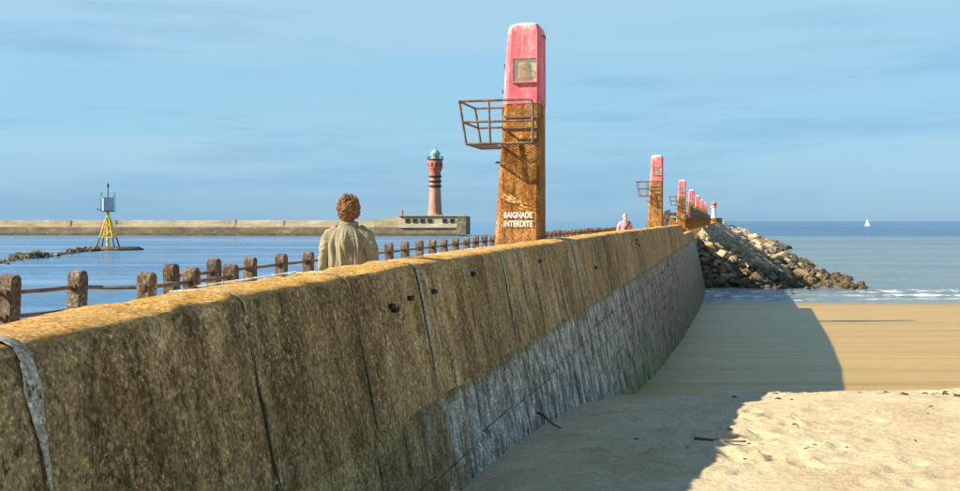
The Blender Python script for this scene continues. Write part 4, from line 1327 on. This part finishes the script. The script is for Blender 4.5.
for k in range(18):
    a = k * 2 * math.pi / 18
    MB().tube([(3.8 * math.cos(a), 3.8 * math.sin(a), z + 0.5), (3.8 * math.cos(a), 3.8 * math.sin(a), z + 1.7)], 0.09, 4).build('gallery_baluster', M['lh_dark'], lh)
rp = [(3.8 * math.cos(a), 3.8 * math.sin(a), z + 1.7) for a in np.linspace(0, 2 * math.pi, 25)]
MB().tube(rp, 0.10, 5).build('gallery_rail', M['lh_dark'], lh)
MB().lathe([(2.1, z + 0.523), (2.1, z + 2.7)], 20).build('lantern_room', M['lantern_glass'], lh, smooth=True, angle=40)
MB().lathe([(2.35, z + 2.703), (2.5, z + 2.95), (2.3, z + 3.7), (1.7, z + 4.6), (0.9, z + 5.2), (0.35, z + 5.4), (0.3, z + 5.9), (0.08, z + 6.6)], 24).build('dome', M['copper'], lh, smooth=True, angle=50)

# ------------------------------------------------------------------ sailing boat far out
sb = empty('sailing_boat', ((867 - 480) / 960 * 1150, 1150, 0), R(-50))
sb.scale = (0.68, 0.68, 0.68)
tag(sb, 'small white sailing boat far out on the open sea', 'boat')
hull = MB(); rings = []
for s in np.linspace(-1, 1, 9):
    w = 1.6 * max(0.06, 1 - max(0, s) ** 2 * 0.96 - max(0, -s) ** 3 * 0.35); x = s * 5.2
    rings.append([(x, -w, 1.2 + 0.25 * s * s), (x, -w * 0.8, 0.2), (x, 0, -0.4), (x, w * 0.8, 0.2), (x, w, 1.2 + 0.25 * s * s)])
hull.loft(rings); hull.build('hull', M['sail'], sb, smooth=True, angle=50)
MB().tube([(0.6, 0, 1.2), (0.6, 0, 13.4)], [0.12, 0.07], 6).build('mast', M['cabin'], sb)
MB().tube([(0.6, 0, 2.3), (-4.2, 0.5, 2.3)], 0.09, 6).build('boom', M['cabin'], sb)
def sail(a, b, c, belly, name):
    a, b, c = map(Vector, (a, b, c)); n = (b - a).cross(c - a).normalized(); mb = MB(); vs = []; fs = []; K = 6; idx = {}
    for side in (0, 1):
        for i in range(K + 1):
            for j in range(K + 1 - i):
                l0, l1 = i / K, j / K; l2 = 1 - l0 - l1
                idx[side, i, j] = len(vs); vs.append(a * l0 + b * l1 + c * l2 + n * (belly * 9 * (l0 * l1 * l2 + 0.15 * l1 * l2) + side * 0.03))
        for i in range(K):
            for j in range(K - i):
                f = [(side, i, j), (side, i + 1, j), (side, i, j + 1)]
                fs.append(tuple(idx[k] for k in (f if side else f[::-1])))
                if i + j < K - 1:
                    f = [(side, i + 1, j), (side, i + 1, j + 1), (side, i, j + 1)]
                    fs.append(tuple(idx[k] for k in (f if side else f[::-1])))
    mb.add(vs, fs); mb.build(name, M['sail'], sb, smooth=True)
sail((0.5, 0, 13.0), (0.5, 0, 2.5), (-4.0, 0.5, 2.5), 0.5, 'mainsail')
sail((0.8, 0, 12.0), (4.9, 0, 1.6), (0.3, 0.6, 1.9), 0.5, 'jib')

# ------------------------------------------------------------------ driftwood and wrack on the sand
def stick(p0, p1, r, label, m):
    n = 9; pts = []
    for i in range(n):
        t = i / (n - 1)
        x = p0[0] + (p1[0] - p0[0]) * t; y = p0[1] + (p1[1] - p0[1]) * t
        pts.append(Vector((x + 0.015 * math.sin(t * 7), y + 0.012 * math.cos(t * 5), sand_at(x, y) + (p0[2] + (p1[2] - p0[2]) * t) + r * 0.4)))
    o0 = pts[0].copy()
    mb = MB().tube([p - o0 for p in pts], [r * (1 - 0.45 * i / n) for i in range(n)], 7)
    o = mb.build('driftwood', m, None, smooth=True, loc=o0)
    tag(o, label, 'driftwood')
stick((2.28, 10.2, 0.02), (2.72, 9.85, 0.03), 0.016, 'thin driftwood stick lying at the shadow edge on the dry sand', M['stick'])
stick((0.72, 12.1, 0.22), (1.02, 11.95, -0.02), 0.018, 'short dark stake leaning against the foot of the sea wall', M['stick'])
wq = random.Random(31)
WEED = []
for i in range(5):
    mb = MB()
    for k in range(7):
        a = wq.uniform(0, 6.28); L = wq.uniform(0.03, 0.08)
        mb.tube([(0, 0, 0.01), (L * 0.5 * math.cos(a), L * 0.5 * math.sin(a), 0.02 + wq.random() * 0.015), (L * math.cos(a + .4), L * math.sin(a + .4), 0.004)], [0.012, 0.012, 0.004], 5)
    WEED.append(mb.mesh('seaweed_clump', M['weed']))
spots = []
for k in range(26): spots.append((wq.gauss(6.6, 1.4), wq.gauss(14.7, 0.45), 'small dark seaweed clump on the trampled sand along the berm edge', 'seaweed along the berm edge', 1.0))
for k in range(14): spots.append((wq.gauss(2.7, 0.7), wq.gauss(9.7, 0.8), 'small dark seaweed clump among the footprints near the driftwood stick', 'seaweed near the stick', 0.55))
for k in range(12): spots.append((wq.uniform(2.5, 6.0), wq.uniform(9, 14), 'lone dark speck of seaweed on the smooth open dry sand', 'seaweed on the open sand', 0.6))
for x, y, lb, g, s in spots:
    o = put('seaweed_clump', WEED[wq.randrange(5)], None, (x, y, sand_at(x, y) + 0.004), wq.uniform(0, 6))
    s *= wq.uniform(0.35, 0.9); o.scale = (s * 1.3, s, s)
    tag(o, lb, 'seaweed', g)

# ------------------------------------------------------------------ people
def remeshed(mb, name, m, voxel, smooth_it=3, displace=None):
    me = mb.mesh(name)
    o = bpy.data.objects.new(name, me); COL.objects.link(o)
    md = o.modifiers.new('r', 'REMESH'); md.mode = 'VOXEL'; md.voxel_size = voxel
    sm = o.modifiers.new('s', 'SMOOTH'); sm.factor = 0.5; sm.iterations = smooth_it
    out = evaluated(o, name)
    if displace is not None:
        nv = len(out.vertices)
        co = np.zeros(nv * 3, np.float32); out.vertices.foreach_get('co', co); co = co.reshape(-1, 3)
        nr = np.zeros(nv * 3, np.float32); out.vertex_normals.foreach_get('vector', nr); nr = nr.reshape(-1, 3)
        co = co + nr * displace(co)[:, None]
        out.vertices.foreach_set('co', co.astype(np.float32).ravel())
    out.materials.clear(); out.materials.append(m)
    out.polygons.foreach_set('use_smooth', [True] * len(out.polygons)); out.update()
    return out

def ell_ring(cx, cy, z, rx, ry, n=20, p=2.4):
    out = []
    for k in range(n):
        a = 2 * math.pi * k / n; c, s = math.cos(a), math.sin(a)
        out.append((cx + rx * abs(c) ** (2 / p) * (1 if c >= 0 else -1), cy + ry * abs(s) ** (2 / p) * (1 if s >= 0 else -1), z))
    return out

def hand(mb, wrist, dirv, palm_n, s=1.0):
    """relaxed right/left hand: palm, four curled fingers and a thumb off the side"""
    d = Vector(dirv).normalized(); nrm = Vector(palm_n); nrm = (nrm - d * nrm.dot(d)).normalized(); side = d.cross(nrm)
    w = Vector(wrist)
    mb.tube([w - d * 0.03, w + d * 0.015, w + d * 0.05, w + d * 0.085], [0.026, 0.027, 0.030, 0.028], 10)
    for off in (-0.022, 0.022):
        mb.tube([w + d * 0.02 + side * off * 0.6, w + d * 0.085 + side * off], [0.018, 0.016], 8)
    for k, (off, L) in enumerate(((-0.034, 0.062), (-0.012, 0.076), (0.011, 0.080), (0.033, 0.070))):
        a = w + d * 0.078 + side * off
        b = a + d * L * 0.45 + nrm * 0.006; c = b + d * L * 0.28 + nrm * 0.018; e = c + d * L * 0.12 + nrm * 0.022
        mb.tube([a, b, c, e], [0.0095, 0.009, 0.0085, 0.0065], 8)
    a = w + d * 0.03 + side * 0.030
    mb.tube([a, a + side * 0.026 + d * 0.022 + nrm * 0.012, a + side * 0.034 + d * 0.048 + nrm * 0.022, a + side * 0.032 + d * 0.066 + nrm * 0.028], [0.014, 0.012, 0.010, 0.007], 8)

def make_person(name, label, loc, rz, top_m, top_name, hair_m, curly, lean=0.0, arms=((-1, 0.0), (1, 0.0)), bag=False, voxel=0.008, height=1.75, collar=True, legs_m=None):
    root = empty(name, loc, rz)
    tag(root, label, 'person')
    k = height / 1.75
    root.scale = (k, k, k)
    # ---- body: one continuous skin surface, facing +Y
    mb = MB()
    hz = 1.585
    mb.ell((0, 0.012, hz + 0.05), (0.076, 0.094, 0.105), 20, 14)         # skull
    mb.ell((0, 0.045, hz - 0.03), (0.058, 0.060, 0.085), 18, 12)         # face and jaw
    mb.ell((0, 0.098, hz - 0.075), (0.026, 0.022, 0.024), 12, 8)         # chin
    mb.tube([(0, 0.098, hz + 0.03), (0, 0.118, hz - 0.005), (0, 0.112, hz - 0.020)], [0.010, 0.015, 0.012], 8)   # nose
    mb.tube([(-0.022, 0.098, hz - 0.047), (0, 0.108, hz - 0.045), (0.022, 0.098, hz - 0.047)], 0.008, 8)          # lips
    for s in (-1, 1):
        mb.ell((s * 0.077, 0.0, hz + 0.0), (0.010, 0.020, 0.032), 10, 8)   # ears
    mb.tube([(0, -0.015, hz - 0.04), (0, -0.02, 1.49), (0, -0.02, 1.42)], [0.052, 0.054, 0.070], 16)
    mb.loft([ell_ring(0, 0, z, rx, ry) for z, rx, ry in ((0.86, 0.13, 0.09), (0.95, 0.155, 0.105), (1.08, 0.135, 0.095), (1.25, 0.155, 0.105), (1.36, 0.16, 0.10), (1.43, 0.10, 0.07))])
    hips = [(s * 0.085) for s in (-1, 1)]
    for s in (-1, 1):
        fw = 0.05 * s
        mb.tube([(s * 0.085, 0, 0.93), (s * 0.095, 0.01 + fw, 0.70), (s * 0.10, 0.015 + fw, 0.50), (s * 0.10, -0.015 + fw * 0.6, 0.32), (s * 0.10, -0.02 + fw * 0.4, 0.10), (s * 0.10, -0.02 + fw * 0.4, 0.05)], [0.085, 0.078, 0.056, 0.056, 0.037, 0.038], 14)
        mb.tube([(s * 0.10, -0.05 + fw * 0.4, 0.045), (s * 0.105, 0.06 + fw * 0.4, 0.04), (s * 0.11, 0.16 + fw * 0.4, 0.028)], [0.036, 0.038, 0.022], 10)
    wr = []
    for s, bend in arms:
        sh = Vector((s * 0.185, -0.01, 1.40)); el = Vector((s * (0.252 + 0.02 * bend), -0.035 - 0.03 * bend, 1.12))
        w = Vector((s * (0.278 - 0.13 * bend), 0.02 + 0.20 * bend, 0.89 + 0.10 * bend))
        mb.tube([sh, (sh + el) / 2, el, (el + w) / 2, w], [0.050, 0.046, 0.038, 0.036, 0.025], 12)
        dv = (w - el).normalized()
        hand(mb, w, dv, (-s, 0.25, 0))
        wr.append((s, sh, el, w, dv))
    put('body', remeshed(mb, 'body', M['skin'], voxel, 2), root)
    for s in (-1, 1):
        MB().ell((s * 0.030, 0.088, hz + 0.028), (0.012, 0.012, 0.010), 10, 8).build('eye', M['eye'], root, smooth=True)
    # ---- trousers
    mb = MB()
    mb.loft([ell_ring(0, 0, z, rx, ry) for z, rx, ry in ((0.80, 0.165, 0.125), (0.92, 0.172, 0.125), (1.02, 0.158, 0.115))])
    for s in (-1, 1):
        fw = 0.05 * s
        mb.tube([(s * 0.085, 0, 0.92), (s * 0.095, 0.01 + fw, 0.70), (s * 0.10, 0.012 + fw, 0.50), (s * 0.10, -0.012 + fw * 0.6, 0.30), (s * 0.10, -0.02 + fw * 0.4, 0.09)], [0.105, 0.096, 0.080, 0.076, 0.072], 16)
    put('trousers', remeshed(mb, 'trousers', legs_m or M['trousers'], max(voxel, 0.012), 3), root)
    for s in (-1, 1):
        fw = 0.05 * s
        mb = MB()
        mb.tube([(s * 0.10, -0.07 + fw * 0.4, 0.055), (s * 0.103, 0.0 + fw * 0.4, 0.065), (s * 0.107, 0.08 + fw * 0.4, 0.050), (s * 0.112, 0.19 + fw * 0.4, 0.036)], [0.046, 0.052, 0.047, 0.034], 12)
        mb.box(s * 0.10 - 0.045, s * 0.10 + 0.05, -0.11 + fw * 0.4, 0.215 + fw * 0.4, 0.0, 0.025)
        put('shoe', remeshed(mb, 'shoe', M['shoe'], 0.010, 3), root)
    # ---- jacket or shirt
    mb = MB()
    prof = [(0.80, 0.205, 0.160), (0.90, 0.198, 0.155), (1.02, 0.188, 0.148), (1.15, 0.180, 0.145), (1.26, 0.182, 0.145), (1.33, 0.178, 0.136), (1.39, 0.155, 0.118), (1.435, 0.110, 0.100), (1.475, 0.078, 0.083), (1.50, 0.068, 0.075)]
    mb.loft([ell_ring(0, -0.008, z, rx, ry, 24, 2.5) for z, rx, ry in prof])
    for s, sh, el, w, dv in wr:
        mb.tube([sh + Vector((-s * 0.085, 0, 0.012)), sh + Vector((s * 0.000, 0, -0.034)), (sh + el) / 2 + Vector((s * 0.006, 0, 0)), el, (el + w) / 2, w - dv * 0.01], [0.062, 0.072, 0.070, 0.063, 0.057, 0.052], 16)
        mb.tube([w - dv * 0.055, w - dv * 0.002], [0.058, 0.056], 16)
    if collar:
        mb.tube([(0.0, -0.085, 1.470), (0.06, -0.065, 1.475), (0.085, -0.01, 1.478), (0.072, 0.05, 1.468), (0.02, 0.095, 1.44)], [0.020, 0.021, 0.020, 0.019, 0.014], 8)
        mb.tube([(0.0, -0.085, 1.470), (-0.06, -0.065, 1.475), (-0.085, -0.01, 1.478), (-0.072, 0.05, 1.468), (-0.02, 0.095, 1.44)], [0.020, 0.021, 0.020, 0.019, 0.014], 8)
    def folds(co):
        x, y, z = co[:, 0], co[:, 1], co[:, 2]
        ang = np.arctan2(x, -y)
        m = np.clip((1.44 - z) / 0.14, 0, 1)
        core = np.clip((0.20 - np.abs(x)) / 0.03, 0, 1)
        d = 0.030 * fbm(ang * 2.6 + 0.5 * z, z * 1.7, 3, 201) * m * (0.4 + 0.6 * core)
        ridge = np.abs(fbm(ang * 2.2 + 2.0 + 0.9 * (z - 1.2), z * 1.1, 3, 205))
        d += (0.018 - 0.075 * np.minimum(ridge, 0.30)) * m * core * 1.3
        d += 0.026 * fbm(x * 6, z * 15 + y * 9 + np.sign(x) * 3 * x, 3, 209) * (1 - core)
        d += np.where((z > 1.335) & (z < 1.345) & (np.abs(x) < 0.19), -0.004, 0)
        return d
    put(top_name, remeshed(mb, top_name, top_m, max(voxel, 0.0085), 4, folds), root)
    # ---- hair
    hq = random.Random(hash(name) % 97 if False else 17)
    mb = MB()
    if curly:
        mb.ell((-0.004, -0.012, hz + 0.060), (0.084, 0.100, 0.118), 20, 14)
        mb.ell((0, -0.055, hz - 0.01), (0.076, 0.055, 0.110), 18, 12)
        for _ in range(1900):
            th = hq.uniform(0, 2 * math.pi); ph = math.acos(hq.uniform(-0.62, 1))
            nx, ny, nz = math.sin(ph) * math.cos(th), math.sin(ph) * math.sin(th), math.cos(ph)
            if ny > 0.55 and nz < 0.45: continue              # keep the face clear
            if nz < 0 and ny > -0.1 and abs(nx) < 0.8 and ny > 0.2: continue
            base = Vector((nx * 0.083, -0.016 + ny * 0.098, hz + 0.045 + nz * 0.122))
            if nz < -0.1: base.x *= 0.95
            nrm = Vector((nx, ny, nz)); down = Vector((0, 0, -1)) - nrm * (-nz); down = down.normalized() if down.length > 0.1 else Vector((1, 0, 0))
            sd = nrm.cross(down); ph0 = 5.0 * float(vnoise(base.x * 26, base.z * 26 + base.y * 30, 5)) + hq.uniform(-0.5, 0.5); L = hq.uniform(0.07, 0.14); amp = hq.uniform(0.006, 0.015)
            pts = []; rr = []
            for i in range(8):
                t = i / 7
                q_ = base + down * (L * t) + sd * (amp * math.cos(ph0 + t * 6.5))
                hc = Vector((0, -0.016, hz + 0.045)); e_ = q_ - hc
                nn = math.sqrt((e_.x / 0.083) ** 2 + (e_.y / 0.098) ** 2 + (e_.z / 0.122) ** 2)
                th_ = math.atan2(e_.x, -e_.y)
                bulge = 1.10 + 0.34 * float(vnoise(th_ * 2.2 + 4, e_.z * 22, 303)) + 0.05 * t
                if e_.z > -0.085: q_ = hc + e_ * (bulge / nn)
                else: q_ = Vector((q_.x * (1.02 - 0.10 * t), q_.y - 0.006, q_.z + 0.18 * L * t))
                out = 0.003 + 0.008 * math.sin(t * 3.0) + amp * 0.95 * math.sin(ph0 + t * 6.5)
                pts.append(q_ + nrm * (out if nz > -0.3 else out * 0.4))
                rr.append(0.0034 * (0.45 + 0.75 * math.sin(0.4 + t * 2.5)))
            mb.tube(pts, rr, 4)
    else:
        rings = []
        mb.ell((0, -0.004, hz + 0.062), (0.083, 0.096, 0.100), 20, 12)
        mb.ell((0, -0.040, hz + 0.01), (0.080, 0.064, 0.085), 18, 10)
    put('hair', mb.mesh('hair', hair_m, smooth=True), root)
    if bag:
        pts = []
        for t in np.linspace(0, 2 * math.pi, 33):
            x = 0.19 * math.cos(t); y = 0.165 * math.sin(t); z = 1.18 - 0.265 * math.cos(t) * (1 if True else 0)
            pts.append((x, y - 0.005, z))
        MB().tube(pts, 0.017, 6).build('bag_strap', M['strap'], root, smooth=True)
        b_ = MB().box(0.19, 0.27, -0.12, 0.14, 0.76, 0.98)
        b_.build('shoulder_bag', M['strap'], root)
    return root
px, pd = 349, 9.75
make_person('person', 'person with curly auburn hair in a khaki jacket seen from behind, walking along the jetty', ((px - 480) / 960 * pd, pd, ZW), ROTZ + R(8), M['jacket'], 'jacket', M['hair'], True, arms=((-1, 0.1), (1, 0.75)))
d2 = 37.0
make_person('person', 'person in a pink shirt with a dark strap across the chest, beside the wall', ((625 - 480) / 960 * d2, d2, ZW), R(180) + R(10), M['pink_shirt'], 'shirt', M['grey_hair'], False, arms=((-1, 0.05), (1, 0.3)), bag=True, voxel=0.012, height=1.80, collar=False)
